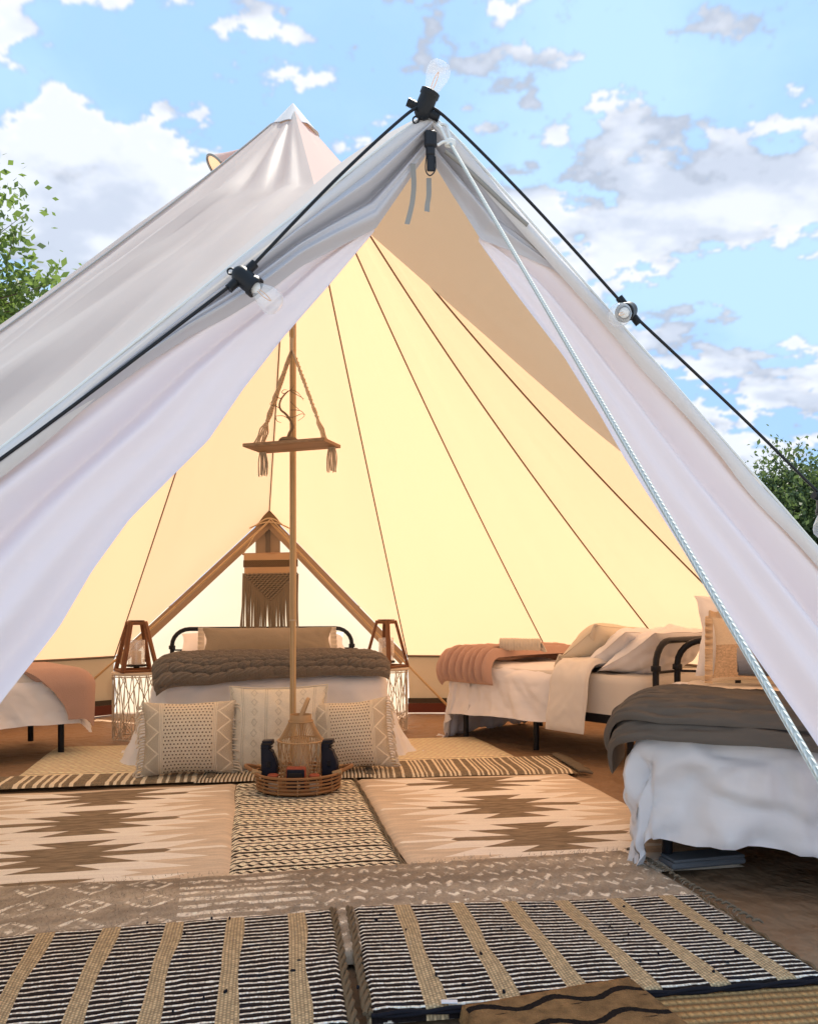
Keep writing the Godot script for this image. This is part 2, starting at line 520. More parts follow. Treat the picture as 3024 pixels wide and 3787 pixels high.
func tent() -> void:
	tent_root = thing("bell_tent", "large pale canvas bell tent, its door tied open on a furnished interior", "tent")
	var br := D(1.55, 0.45)
	var bl := D(-1.55, 0.45)
	# [end, sag, seam drawn]
	var ribs := [[eave(-11), 0.12, true], [eave(10), 0.14, true], [eave(31), 0.13, true], [eave(53), 0.09, true], [V(-0.01, 0.45, -6.25), 0.03, true], [REAR, 0.05, true], [V(-2.30, 0.45, -6.15), 0.03, true], [eave(153), 0.05, true], [eave(178), 0.05, true], [eave(204), 0.06, true], [eave(229), 0.06, true]]
	var valley := func(b: Vector3) -> PackedVector3Array: return pts([PEAK, JOIN, JOIN.lerp(b, 0.5) - V(0, 0.04, 0), b])
	var vr: PackedVector3Array = valley.call(br)
	var vl: PackedVector3Array = valley.call(bl)
	# the valley, its corners on whole steps of the panels' grid
	var step := func(p: PackedVector3Array, t: float) -> Vector3:
		if t < 0.25: return p[0].lerp(p[1], t * 4.0)
		if t < 0.625: return p[1].lerp(p[2], (t - 0.25) / 0.375)
		return p[2].lerp(p[3], (t - 0.625) / 0.375)
	for k in range(-1, ribs.size()):
		var seed_ := 1.7 * k
		var outside := k >= 7
		var f := func(u: float, t: float) -> Vector3:
			var a: Vector3 = step.call(vr, t) if k < 0 else rib(ribs[k][0], ribs[k][1], t)
			var b: Vector3 = step.call(vl, t) if k == ribs.size() - 1 else rib(ribs[k + 1][0], ribs[k + 1][1], t)
			var p := a.lerp(b, u)
			var out := (V(p.x - PEAK.x, 0, p.z - PEAK.z).normalized() + V(0, 1, 0)).normalized()
			var w := sin(PI * u)
			var d := 0.012 * noise(u * 1.2 + seed_, t * 1.1, seed_) * w
			d += 0.006 * noise(u * 5.0, t * 0.9 + seed_, 2.0) * w * (0.3 + t)
			if outside:
				d += 0.15 * noise(u * 2.3 + seed_, t * 0.45, 5.0) * w * sm(0.02, 0.3, t)
				d += 0.040 * noise(u * 7.0 + 0.8 * t, t * 1.0, 9.0 + seed_) * w * sm(0.0, 0.2, t)
				d += 0.008 * noise(u * 3.0 - 4.0 * t, t * 6.0, 4.0) * w
				d += 0.010 * noise(u * 4.0 + t * 5.0, t * 15.0 - u * 9.0, 6.0) * w * (exp(-u * 7.0) + exp((u - 1.0) * 7.0))
			return p + out * d
		obj("roof_panel", Geo.new().grid(28 if outside else 16, 48, f), M.canvas_front_shaded if k >= 8 else M.canvas, tent_root)
	for k in ribs.size():
		var p := PackedVector3Array()
		for i in 33: p.append(rib(ribs[k][0], ribs[k][1], 0.03 + 0.97 * i / 32.0) - V(0, 0.012, 0))
		obj("roof_seam", Geo.new().tube(p, 0.0048, 6), M.seam, tent_root)
	for k in range(7, ribs.size()):
		for off in [-0.006, 0.006]:
			var p := PackedVector3Array()
			var e: Vector3 = ribs[k][0]
			var lat := (e - PEAK).cross(V(0, 1, 0)).normalized()
			for i in 33: p.append(rib(e, ribs[k][1], 0.05 + 0.95 * i / 32.0) + V(0, 0.0035, 0) + lat * off)
			obj("stitched_seam", Geo.new().tube(p, 0.0035, 5), M.canvas_front_shaded, tent_root)
	# walls, tub and eave cord
	for k in range(-1, ribs.size()):
		if k == 4 or k == 5: continue
		var a: Vector3 = br if k < 0 else ribs[k][0]
		var b: Vector3 = bl if k == ribs.size() - 1 else ribs[k + 1][0]
		wall(a, b, 0.45, k)
	# cap, with its stitched hem
	var cap := Geo.new().grid(36, 8, func(u: float, t: float) -> Vector3:
		var a := u * TAU
		var r := 0.004 + 0.128 * t
		return PEAK + V(r * cos(a), 0.010 - 0.166 * pow(t, 1.0) + 0.004 * sin(a * 9.0) * t * t, r * sin(a)), true)
	var co := obj("peak_cap", cap, M.brim_canvas, tent_root)
	var hem := PackedVector3Array()
	for i in 37: hem.append(PEAK + V(0.133 * cos(TAU * i / 36), -0.155 + 0.004 * sin(TAU * i / 4.0), 0.133 * sin(TAU * i / 36)))
	obj("hem", Geo.new().tube(hem, 0.0022, 5, false), M.flap_canvas, co)
	# hooded vent on the left slope
	var deg := 207.0
	var e := eave(deg)
	var mid := rib(e, 0.06, 0.115)
	var slope := (e - PEAK).normalized()
	var lat := slope.cross(V(0, 1, 0)).normalized()
	var nor := lat.cross(slope).normalized()
	if nor.y < 0: nor = -nor
	var hood := func(u: float, t: float) -> Vector3:
		var a := PI * (u * 1.0)
		var w := lerpf(0.015, 0.062, t)
		return mid + slope * (t * 0.19 - 0.12) + lat * cos(a) * w + nor * (sin(a) * lerpf(0.004, 0.072, pow(t, 1.3)) + 0.003)
	var ho := obj("vent_hood", Geo.new().grid(16, 12, hood), M.canvas, tent_root)
	var rim := PackedVector3Array()
	for i in 17: rim.append(hood.call(i / 16.0, 1.0))
	obj("vent_rim", Geo.new().tube(rim, 0.006, 6), M.tape_grey, ho)
	var inner := Geo.new().grid(10, 2, func(u: float, t: float) -> Vector3:
		var a := PI * u
		return mid + slope * 0.02 + lat * cos(a) * 0.045 * t + nor * sin(a) * 0.05 * t)
	obj("vent_lining", inner, M.canvas, ho)

func wall(a: Vector3, b: Vector3, top: float, k: int) -> void:
	var c := V(PEAK.x, 0, PEAK.z)
	var g := Geo.new().grid(26, 16, func(u: float, t: float) -> Vector3:
		var p := a.lerp(b, u)
		var o := V(p.x - c.x, 0, p.z - c.z).normalized()
		var q := p + o * (0.06 * t)
		q.y = lerpf(top, 0.0, t)
		var w := sin(PI * u) * sin(PI * clampf(t, 0, 1))
		return q + o * w * (0.05 * noise(u * 1.6 + t * 1.2 + k, t * 0.8 - u, 3.0) + 0.02 * noise(u * 5 + t * 3.0, t * 2.0, k)))
	var wo := obj("wall_panel", g, M.wall_canvas_shaded, tent_root)
	var mk := func(y0: float, y1: float, inn: float) -> Geo:
		return Geo.new().grid(14, 3, func(u: float, t: float) -> Vector3:
			var p := a.lerp(b, u)
			var o := V(p.x - c.x, 0, p.z - c.z).normalized()
			var q := p + o * (0.035 - inn + 0.006 * noise(u * 7.0, t, k))
			q.y = lerpf(y1, y0, t)
			return q)
	obj("tub_wall", mk.call(0.0, 0.075, 0.03), M.tub, wo)
	obj("tub_hem", mk.call(0.075, 0.115, 0.026), M.tub_dark, wo)
	var cord := PackedVector3Array()
	for i in 9:
		var p := a.lerp(b, i / 8.0)
		cord.append(p - V(p.x - c.x, 0.0, p.z - c.z).normalized() * 0.012 + V(0, -0.004 * sin(PI * i / 8.0), 0))
	obj("eave_cord", Geo.new().tube(cord, 0.010, 6), M.seam, wo)

const FLAP_L := [[-0.005, 1.80], [-0.112, 1.635], [-0.21, 1.575], [-0.267, 1.539], [-0.339, 1.476], [-0.413, 1.422], [-0.485, 1.377], [-0.571, 1.312], [-0.698, 1.205], [-0.818, 1.10], [-0.971, 0.965], [-1.35, 0.61], [-1.75, 0.24], [-1.98, 0.03]]
const FLAP_R := [[0.006, 1.80], [0.12, 1.641], [0.196, 1.622], [0.289, 1.595], [0.339, 1.563]]
const OPEN_L := [[-0.112, 1.635], [-0.206, 1.514], [-0.302, 1.395], [-0.381, 1.285], [-0.449, 1.178], [-0.524, 1.097], [-0.597, 1.017], [-0.664, 0.917], [-0.722, 0.81], [-0.771, 0.741], [-0.818, 0.677], [-0.95, 0.46], [-1.08, 0.2], [-1.15, 0.01]]
const OPEN_R := [[0.12, 1.641], [0.209, 1.534], [0.321, 1.409], [0.414, 1.279], [0.474, 1.187], [0.559, 1.072], [0.684, 0.9], [0.813, 0.743], [0.978, 0.54], [1.2, 0.25], [1.35, 0.01]]

func front_door() -> void:
	# the two slopes of the porch, from the ridge to the door's edge
	for side in [-1.0, 1.0]:
		var b := D(1.55 * side, 0.45)
		var g := Geo.new().grid(22, 40, func(u: float, t: float) -> Vector3:
			var ridge := JOIN.lerp(DOOR, u) + V(0, 0.02 * sin(PI * u), 0)
			var p: Vector3 = ridge.lerp(b, t) if t < 1.0 else b
			var half := JOIN.lerp(b, 0.5) - V(0, 0.04, 0)
			var chord: Vector3 = JOIN.lerp(half, t * 2.0) if t < 0.5 else half.lerp(b, t * 2.0 - 1.0)
			p = chord.lerp(DOOR.lerp(b, t), u) + V(0, 0.02 * sin(PI * u) * (1 - t), 0)
			var out := V(side * 0.6, 0.75, 0.0)
			var w := sin(PI * u) * sin(PI * t)
			return p + out * w * (0.02 * noise(u * 1.5, t * 1.1, side) + 0.006 * noise(u * 7.0, t * 0.8, 4.0)))
		obj("porch_panel", g, M.canvas_front_shaded if side < 0 else M.canvas_porch, tent_root)
	# brim: the porch cloth folds forward over the door's edge
	var brim := Geo.new().grid(120, 10, func(u: float, t: float) -> Vector3:
		var s := lerpf(-2.0, 2.0, u)
		s = sign(s) * pow(absf(s) / 2.0, 1.25) * 2.0
		var soft := 1.885 - 0.925 * sqrt(s * s + 0.0004) + 0.010
		var dir := Vector2(-tanh(s / 0.10) * 0.68, -0.73).normalized()
		var wob := 1.0 + 0.5 * noise(s * 1.7, 3.0)
		var a := t * PI * 0.95
		var n := 0.017 * sin(a) - 0.006
		var drop := 0.012 * (1.0 - cos(a)) * wob + 0.010 * t * wob
		return D(s + dir.x * drop, soft + dir.y * drop, n + 0.012 * noise(s * 2.2, t * 0.6, 2.0)))
	obj("door_brim", brim, M.brim_canvas, tent_root)
	for side in [-1.0, 1.0]:
		var pip := PackedVector3Array()
		for i in 41:
			var s: float = side * 2.0 * pow(i / 40.0, 1.1)
			pip.append(D(s, leg(s) + 0.006 - 0.014 * exp(-absf(s) * 30.0), 0.004 + 0.002 * noise(s * 9.0, 1.0)))
		obj("door_piping", Geo.new().tube(pip, 0.0028, 6), M.rope_white, tent_root)
	# canvas flaps gathered back along the edges
	for side in [-1.0, 1.0]:
		var low := DL(FLAP_L if side < 0 else FLAP_R)
		var far := 1.98 if side < 0 else 0.342
		var g := Geo.new().grid(150 if side < 0 else 70, 40, func(u: float, t: float) -> Vector3:
			var uu := pow(u, 1.3) if side < 0 else u
			var s: float = side * far * uu
			var top := D(s, leg(s) - 0.012, -0.012)
			var p := top.lerp(along(low, uu) + D(0, 0, -0.02) - D(0, 0), t)
			var wd := top.distance_to(along(low, uu))
			var amp: float = clampf(wd * 0.34, 0.0, 0.045) * sin(PI * clampf(t, 0.02, 0.98))
			var ph := t * 9.5 + 1.2 * noise(uu * 1.3, t * 0.4, 7.0 + side) + uu * 2.0
			var fold := amp * (0.75 * sin(ph) + 0.35 * sin(ph * 2.3 + 1.0 + uu * 3.0)) + 0.006 * noise(uu * 3.0, t * 6.0, 2.0)
			var roll := 0.030 * sin(PI * t) * (1.0 if side < 0 else 0.5)
			return p + (D(0, 0, 1) - D(0, 0)) * (fold + roll) * (1.0 if side < 0 else sqrt(maxf(0.0, 1.0 - u))))
		obj("canvas_flap", g, M.flap_canvas, tent_root)
	# white insect netting drawn aside below them
	for side in [-1.0, 1.0]:
		var hi_a: Array = (FLAP_L.slice(1) if side < 0 else FLAP_R.slice(1) + [[0.577, 1.345], [0.761, 1.173], [0.978, 0.975], [1.3, 0.675], [1.7, 0.305], [2.0, 0.03]])
		var hi := DL(hi_a, -0.02)
		for i in hi.size(): hi[i].y += 0.03 if side < 0 else (0.03 if i < 5 else 0.016)
		var lo := DL(OPEN_L if side < 0 else OPEN_R, -0.02)
		var g := Geo.new().grid(110, 64, func(u: float, t: float) -> Vector3:
			var a := along(hi, u)
			var b := along(lo, u)
			var wd := a.distance_to(b)
			var p := a.lerp(b, t)
			var amp: float = clampf(wd * 0.11, 0.0, 0.055) * pow(sin(PI * clampf(t, 0.0, 1.0)), 0.6)
			var q := t * 5.6 + 0.9 * noise(u * 0.9, t * 0.5, 12.0 + side * 3.0) + 0.6 * u
			var fold := amp * (0.8 * sin(q * 2.0) + 0.45 * sin(q * 3.7 + 2.0 + u) + 0.5 * noise(u * 1.6, t * 1.8, 21.0 + side))
			return p + (D(0, 0, 1) - D(0, 0)) * (fold - 0.012))
		obj("net_curtain", g, M.sheer, tent_root)
	# zip slider, its tapes and the zip itself
	var zp := obj("zip_slider", Geo.new().box(V(0.044, 1.812, -1.625), V(0.026, 0.036, 0.016), 0.005).box(V(0.044, 1.785, -1.622), V(0.019, 0.020, 0.012), 0.004), M.zip_black, tent_root)
	obj("zip_pull", Geo.new().box(V(0.045, 1.760, -1.62), V(0.017, 0.034, 0.005), 0.003).tube(curve([V(0.036, 1.776, -1.618), V(0.034, 1.745, -1.617), V(0.043, 1.733, -1.617), V(0.054, 1.745, -1.617), V(0.054, 1.772, -1.618)], 5), 0.0013, 6), M.zip_black, zp)
	for q in [[[0.008, 1.765], [0.010, 1.72], [0.006, 1.68], [-0.004, 1.638]], [[0.041, 1.735], [0.041, 1.70], [0.038, 1.68], [0.037, 1.664]]]:
		var p := curve([V(q[0][0], q[0][1], -1.63), V(q[1][0], q[1][1], -1.628), V(q[2][0], q[2][1], -1.63), V(q[3][0], q[3][1], -1.627)], 6)
		var g := Geo.new().grid(1, p.size() - 1, func(u: float, t: float) -> Vector3:
			return p[int(round(t * (p.size() - 1)))] + V((u - 0.5) * 0.0105, 0, (u - 0.5) * 0.003 * sin(t * 5.0)))
		obj("tie_tape", g, M.tape_grey, tent_root)
	var zl := PackedVector3Array()
	for q in [[0.03, 1.80], [0.088, 1.762], [0.168, 1.702], [0.215, 1.668]]: zl.append(D(q[0], q[1], 0.012))
	obj("zip", Geo.new().tube(curve(Array(zl), 6), 0.0045, 6), M.tape_grey, tent_root)
	# guy rope with its knot
	var rope := thing("guy_rope", "white braided guy rope running from the door peak down to the right", "rope")
	var knot := V(0.083, 1.79, -1.60)
	obj("line", Geo.new().tube(pts([knot, knot.lerp(V(0.44, 0.0, 0.14), 0.5), V(0.44, 0.0, 0.14)]), 0.0033, 12, true, 70.0), M.rope_braid, rope)
	obj("loop", Geo.new().tube(curve([knot + V(-0.004, 0, 0), V(0.066, 1.826, -1.612), V(0.058, 1.841, -1.625), V(0.068, 1.845, -1.628), V(0.078, 1.836, -1.62), V(0.081, 1.815, -1.61), knot + V(0.005, 0, 0)], 6), 0.0031, 8), M.rope_white, rope)
	var kn := PackedVector3Array()
	for i in 49:
		var a := TAU * 3.0 * i / 48.0
		kn.append(knot + V(0.0085 * cos(a), -0.006 + 0.012 * i / 48.0, 0.0065 * sin(a)))
	obj("knot", Geo.new().tube(kn, 0.003, 8), M.rope_white, rope)
	obj("tail", Geo.new().tube(curve([knot, knot + V(-0.012, -0.002, 0.008), V(0.058, 1.782, -1.595)], 5), 0.0031, 8), M.rope_white, rope)

# ---------------------------------------------------------------- back door, seen from inside
func back_door() -> void:
	var bl := V(-2.30, 0.45, -6.15)
	var br := V(-0.01, 0.45, -6.25)
	var o := V(0.21, 0, 0.977)                      # into the tent
	# pale door cloth below the A-frame
	var g := Geo.new().grid(24, 24, func(u: float, t: float) -> Vector3:
		var y := lerpf(1.57, 0.0, t)
		var k := clampf((1.60 - y) / 1.15, 0.0, 1.0)
		var a := REAR.lerp(bl, k)
		var b := REAR.lerp(br, k)
		var p := a.lerp(b, u)
		return V(p.x, y, p.z) + o * (-0.12 + 0.02 * noise(u * 2.0, t * 2.0, 8.0) * sin(PI * u)))
	obj("door_cloth", g, M.door_cloth, tent_root)
	# doubled canvas bands along both edges
	for e in [bl, br]:
		var side := -1.0 if e == bl else 1.0
		var band := Geo.new().grid(20, 4, func(u: float, t: float) -> Vector3:
			var p := REAR.lerp(e, u * 0.99) + o * 0.02
			return p + V(-side * 0.05 * t, -0.072 * t - 0.01, 0) + o * 0.012 * sin(u * 8.0) * t)
		obj("door_band", band, M.band, tent_root)
		var pole := PackedVector3Array()
		var foot := V(e.x + side * 0.33, 0.06, e.z + 0.25)
		var top := REAR + o * 0.06 + V(0, -0.07, 0)
		for i in 9: pole.append(top.lerp(foot, i / 8.0) + V(0, -0.012 * sin(PI * i / 8.0), 0))
		obj("door_pole", Geo.new().tube(pole, 0.009, 8), M.pole_wood, tent_root)
		# eave toggles on short cords
		var tp := REAR.lerp(e, 0.80) + o * 0.06 + V(0, -0.08, 0)
		var tg := Geo.new().tube(pts([tp, tp - V(0.004, 0.17, 0)]), 0.004, 5).tube(pts([tp + V(0.02, -0.06, 0), tp + V(0.022, -0.15, 0)]), 0.0035, 5)
		var to := obj("toggle_cord", tg, M.seam, tent_root)
		obj("toggle", Geo.new().box(tp - V(0.004, 0.18, 0), V(0.028, 0.022, 0.02), 0.006), M.black_plastic, to)
	# peak patch, tie cords and the zipped vent strip under it
	var patch := Geo.new().grid(12, 8, func(u: float, t: float) -> Vector3:
		var w := 0.105 * pow(t, 0.9)
		return REAR + V((u - 0.5) * 2.0 * w, 0.03 - 0.135 * t + 0.02 * t * cos((u - 0.5) * PI), 0) + o * (0.03 + 0.02 * t))
	obj("peak_patch", patch, M.band_dark, tent_root)
	var strip := Geo.new().box(REAR + V(-0.01, -0.26, 0) + o * 0.0, V(0.20, 0.36, 0.006), 0.002)
	var so := obj("vent_strip", strip, M.band, tent_root)
	obj("vent_zip", Geo.new().box(REAR + V(-0.01, -0.26, 0) + o * 0.012, V(0.035, 0.34, 0.008), 0.002), M.seam, so)
	for q in [[-0.10, -0.10], [-0.16, -0.13]]:
		var p := PackedVector3Array()
		for i in 13:
			var x := lerpf(q[0], -q[0], i / 12.0)
			p.append(REAR + V(x, q[1] + 0.05 * cos(x / q[0] * PI / 2.0), 0) + o * 0.085)
		obj("tie_cord", Geo.new().tube(p, 0.006, 5), M.cord_pale, so)

# ---------------------------------------------------------------- string lights
func bulb_unit(parent: Node, at: Vector3, axis: Vector3, cable: Vector3) -> void:
	var y := axis.normalized()
	var x := (cable - y * cable.dot(y)).normalized()
	var b := Basis(x, y, x.cross(y))
	var g := Geo.new()
	g.xf = Transform3D(b.scaled(Vector3.ONE * 1.04), at)
	g.lathe(PackedVector2Array([Vector2(0.0, -0.019), Vector2(0.009, -0.0175), Vector2(0.015, -0.012), Vector2(0.0175, -0.003), Vector2(0.0178, 0.012), Vector2(0.0175, 0.024), Vector2(0.0195, 0.025), Vector2(0.0195, 0.034), Vector2(0.0175, 0.035), Vector2(0.0150, 0.032), Vector2(0.0, 0.030)]), 24)
	for s in [-1.0, 1.0]:
		var p := PackedVector3Array()
		var r := PackedFloat32Array()
		for i in 15:
			p.append(V(s * (0.012 + 0.0016 * i), -0.001, 0)); r.append(0.0088 if i % 2 == 0 else 0.0072)
		g.tube(p, r, 10)
	var ring := PackedVector3Array()
	for i in 17: ring.append(V(-0.006 + 0.006 * cos(TAU * i / 16), -0.023 + 0.006 * sin(TAU * i / 16), 0.002))
	g.tube(ring, 0.0018, 6, false)
	var so := obj("socket", g, M.black_plastic, parent)
	g = Geo.new(); g.xf = Transform3D(b.scaled(Vector3.ONE * 1.04), at)
	g.lathe(PackedVector2Array([Vector2(0.0125, 0.030), Vector2(0.0135, 0.036), Vector2(0.0175, 0.046), Vector2(0.0225, 0.060), Vector2(0.0235, 0.070), Vector2(0.0215, 0.080), Vector2(0.0150, 0.087), Vector2(0.006, 0.0895), Vector2(0.0, 0.090)]), 28)
	obj("glass_bulb", g, M.glass, so)
	g = Geo.new(); g.xf = Transform3D(b.scaled(Vector3.ONE * 1.04), at)
	g.lathe(PackedVector2Array([Vector2(0.0, 0.040), Vector2(0.006, 0.039), Vector2(0.0105, 0.034), Vector2(0.0105, 0.028)]), 16)
	obj("bulb_base", g, M.rope_white, so)
	g = Geo.new(); g.xf = Transform3D(b.scaled(Vector3.ONE * 1.04), at)
	g.tube(curve([V(-0.002, 0.036, 0), V(-0.003, 0.055, 0.001), V(0.0, 0.070, 0), V(0.003, 0.055, -0.001), V(0.002, 0.036, 0)], 4), 0.0009, 5)
	obj("filament", g, M.filament, so)

func string_lights() -> void:
	var t := thing("string_lights", "black outdoor string lights with clear bulbs hung along the door edges", "string lights")
	var n := 0.06
	var a := D(-0.388, 1.473, n)
	var top := D(-0.020, 1.874, 0.02)
	var b := D(0.430, 1.488, n)
	var w := D(0.942, 1.098, n)
	var ca := Geo.new()
	ca.tube(curve([D(-1.55, 0.52, n), D(-1.2, 0.795, n), D(-0.805, 1.106, n), a], 8), 0.0033, 8)
	ca.tube(curve([a, D(-0.21, 1.68, n + 0.004), D(-0.055, 1.855, 0.03), top], 8), 0.0033, 8)
	ca.tube(curve([top, D(0.02, 1.862, 0.03), D(0.2, 1.69, n + 0.002), b], 8), 0.0033, 8)
	ca.tube(curve([b, D(0.70, 1.287, n), w, D(1.7, 0.5, n)], 8), 0.0033, 8)
	obj("cable", ca, M.black_plastic, t)
	bulb_unit(t, a, D(0.72, -0.66, 0.25) - D(0, 0), D(0.67, 0.74) - D(0, 0))
	bulb_unit(t, top, V(0.42, 0.86, 0.32), V(0.95, -0.1, 0.0))
	bulb_unit(t, b, V(-0.50, -0.42, 0.78), D(0.70, -0.66) - D(0, 0))
	bulb_unit(t, w, V(-0.12, -0.95, 0.2), D(0.80, -0.6) - D(0, 0))

# ---------------------------------------------------------------- rugs
func rug(called: String, label: String, c: Array, lv: float, th: float, m: Material, wave := 0.004, nu := 60, nv := 40, group := "") -> Node3D:
	var at := V((c[0][0] + c[2][0]) / 2.0, 0, (c[0][1] + c[2][1]) / 2.0)
	var t := thing(called, label, "rug", at, 0.0, group)
	var g := Geo.new().grid(nu, nv, func(u: float, v: float) -> Vector3:
		var a := Vector2(c[0][0], c[0][1]).lerp(Vector2(c[1][0], c[1][1]), u)
		var b := Vector2(c[3][0], c[3][1]).lerp(Vector2(c[2][0], c[2][1]), u)
		var p := a.lerp(b, v)
		var e: float = min(min(u, 1.0 - u) * nu, min(v, 1.0 - v) * nv)
		var y := lv + th * sm(0.0, 1.6, e) + (0.006 * noise(p.x * 1.1, p.y * 1.7, 5.0) + 0.004) * sm(0.0, 2.0, e)
		if e < 0.5: y = min(lv, 0.003)
		var off := V(noise(p.x * 1.5, p.y * 1.5, 7.0), 0, noise(p.x * 1.5, p.y * 1.5, 13.0)) * 0.010
		return V(p.x, y, p.y) + off - at)
	obj("pile", g, m, t)
	return t

func edge_cord(t: Node3D, a: Array, b: Array, y: float, r: float, m: Material, strands := 3) -> void:
	for k in strands:
		var p := PackedVector3Array()
		for i in 41:
			var f := i / 40.0
			p.append(V(lerpf(a[0], b[0], f), y, lerpf(a[1], b[1], f)) + V(r * 1.2 * cos(f * 30.0 + TAU * k / strands) + 0.01 * noise(f * 0.8, 3.0), r * 0.8 * sin(f * 30.0 + TAU * k / strands), 0) - t.position)
		obj("border_cord", Geo.new().tube(p, r, 5), m, t)

func fringe(t: Node3D, a: Array, b: Array, dir: Vector2, count: int, l: float, r: float, m: Material, y := 0.012) -> void:
	for k in count:
		var f := (k + 0.5) / count
		var p := V(lerpf(a[0], b[0], f), y, lerpf(a[1], b[1], f)) - t.position
		var j := rng.randf_range(-0.4, 0.4)
		var d := V(dir.x, 0, dir.y).rotated(V(0, 1, 0), j) * l * rng.randf_range(0.7, 1.1)
		obj("tassel", Geo.new().tube(curve([p, p + d * 0.5 + V(0, 0.004, 0), p + d + V(0, -0.006, 0)], 3), PackedFloat32Array([r, r * 1.3, r * 1.5, r * 1.5, r * 1.3, r * 1.2, r * 0.8]), 6), m, t)

func rug_materials() -> void:
	var fuzz := func(u: float, v: float, k: float) -> float: return hash2(floor(u * k), floor(v * k))
	# black and cream rag rug with jute bars
	var rag := func(u: float, v: float, hgt: bool) -> Variant:
		var bar_at := fr((u - 0.062) / 0.152)
		var bar: bool = bar_at > 0.36 and bar_at < 0.64 + 0.03 * sin(v * 9.0)
		var vv := v + 0.010 * noise(u * 4.0, v * 2.0, 1.0) + 0.006 * noise(u * 18.0, v * 9.0, 2.0)
		var row := vv * 28.0
		var rf := fr(row)
		var ri := floor(row)
		if bar:
			var x := fr(bar_at * 20.0)
			var kn := fr(v * 60.0 + 0.5 * float(int(floor(bar_at * 20.0)) % 2))
			var h1 := 0.35 + 0.4 * sin(x * PI) * (0.5 + 0.5 * sin(kn * PI))
			if hgt: return h1
			var tone := 0.72 + 0.3 * sin(kn * PI) * sin(x * PI) + 0.16 * (hash2(floor(bar_at * 20.0), floor(v * 60.0)) - 0.5) + 0.12 * (hash2(u * 300.0, v * 200.0) - 0.5)
			return Color(0.88, 0.77, 0.60) * tone
		var lump := 0.5 + 0.5 * noise(u * 14.0, ri * 0.37, 3.0)
		var white: bool = rf < 0.34 + 0.14 * noise(u * 11.0, ri * 0.7, 4.0)
		if hgt: return (0.30 + 0.25 * sin(rf / 0.34 * PI)) if white else 0.45 + 0.5 * sin((rf - 0.34) / 0.66 * PI) * (0.7 + 0.5 * lump)
		var n1 := 0.3 * (hash2(floor(u * 260.0), ri) - 0.5)
		if white: return Color(0.97, 0.93, 0.86) * (0.88 + n1 + 0.15 * sin(rf / 0.34 * PI))
		var f := hash2(floor(u * 30.0 + ri * 0.37), ri)
		return Color(0.125, 0.098, 0.10) * (1.0 + n1) if f > 0.08 else Color(0.09, 0.09, 0.13)
	var m := mat("rag_rug", Color.WHITE, 0.95)
	m.albedo_texture = paint(1100, 620, func(u: float, v: float) -> Color: return rag.call(u, v, false))
	m.heightmap_enabled = true; m.heightmap_scale = 0.6
	m.heightmap_texture = grey(1100, 620, func(u: float, v: float) -> float: return rag.call(u, v, true))
	# kilim: jagged cream column with brown diamonds on a sand ground
	var kil := func(u: float, v: float) -> Color:
		var k := v * 3.3 + 0.12
		var b := fr(k) * 2.0 - 1.0                       # along one motif
		var ab := absf(b)
		var a: float = absf(u - 0.5) * 2.0
		a += 0.006 * noise(u * 9.0, v * 9.0)
		var sgn := signf(u - 0.5)
		var cream: float = tooth(ab, [0.0, 0.97, 0.05, 0.95, 0.07, 0.55, 0.45, 0.86, 0.47, 0.46, 0.84, 0.76, 0.86, 0.38, 1.0, 0.50])
		var brown: float = tooth(ab, [0.0, 0.62, 0.10, 0.58, 0.12, 0.20, 0.47, 0.46, 0.49, 0.09, 0.80, 0.26, 0.81, -0.1, 1.0, -0.1])
		var weave := 1.0 + 0.05 * (hash2(floor(u * 500.0), floor(v * 400.0)) - 0.5) + 0.05 * noise(u * 3.0, v * 40.0, 5.0)
		if v < 0.04 or v > 0.96: cream = -1.0; brown = -1.0
		if a < brown: return Color(0.56, 0.49, 0.40) * (weave + 0.22 * noise(u * 12.0, v * 60.0, 8.0))
		if a < cream: return Color(0.98, 0.95, 0.90) * weave
		return Color(0.87, 0.80, 0.71) * (weave + 0.08 * noise(u * 6.0, v * 50.0, 2.0))
	m = mat("kilim", Color.WHITE, 0.95)
	m.albedo_texture = paint(768, 1024, kil)
	m.heightmap_enabled = true; m.heightmap_scale = 0.15
	m.heightmap_texture = grey(512, 512, func(u: float, v: float) -> float: return 0.5 + 0.3 * sin(v * TAU * 90.0) + 0.2 * hash2(floor(u * 128.0), floor(v * 90.0)))
	# black and cream runner with rippling rows
	var run := func(u: float, v: float, hgt: bool) -> Variant:
		var row := v * 42.0 + 0.25 * noise(u * 2.0, v * 3.0)
		var ri := floor(row)
		var rf := fr(row)
		var kind := int(ri) % 5
		var ph := u * TAU * 16.0 + (PI if int(ri) % 2 == 0 else 0.0)
		var wob := sin(ph + 0.6 * noise(u * 5.0, ri))
		var th := 0.30 if kind == 0 else (0.55 if kind == 3 else 0.36)
		var mid := 0.5 + (0.20 * wob if kind in [1, 2, 4] else 0.03 * wob)
		var d := absf(rf - mid)
		var half := th * 0.5 * (1.0 + (0.7 * sin(ph * 1.0 + 1.5) if kind in [2, 4] else 0.15 * wob))
		var dark: bool = d < half
		if hgt: return 0.45 + 0.4 * cos(clampf(d / max(half, 0.05), 0, 1) * PI / 2.0) if dark else 0.30 + 0.3 * sin(rf * PI)
		var n1 := 0.22 * (hash2(floor(u * 200.0), ri) - 0.5)
		return (Color(0.135, 0.105, 0.08) if dark else Color(0.96, 0.91, 0.81)) * (1.0 + n1)
	m = mat("runner", Color.WHITE, 0.95)
	m.albedo_texture = paint(512, 900, func(u: float, v: float) -> Color: return run.call(u, v, false))
	m.heightmap_enabled = true; m.heightmap_scale = 0.6
	m.heightmap_texture = grey(512, 900, func(u: float, v: float) -> float: return run.call(u, v, true))
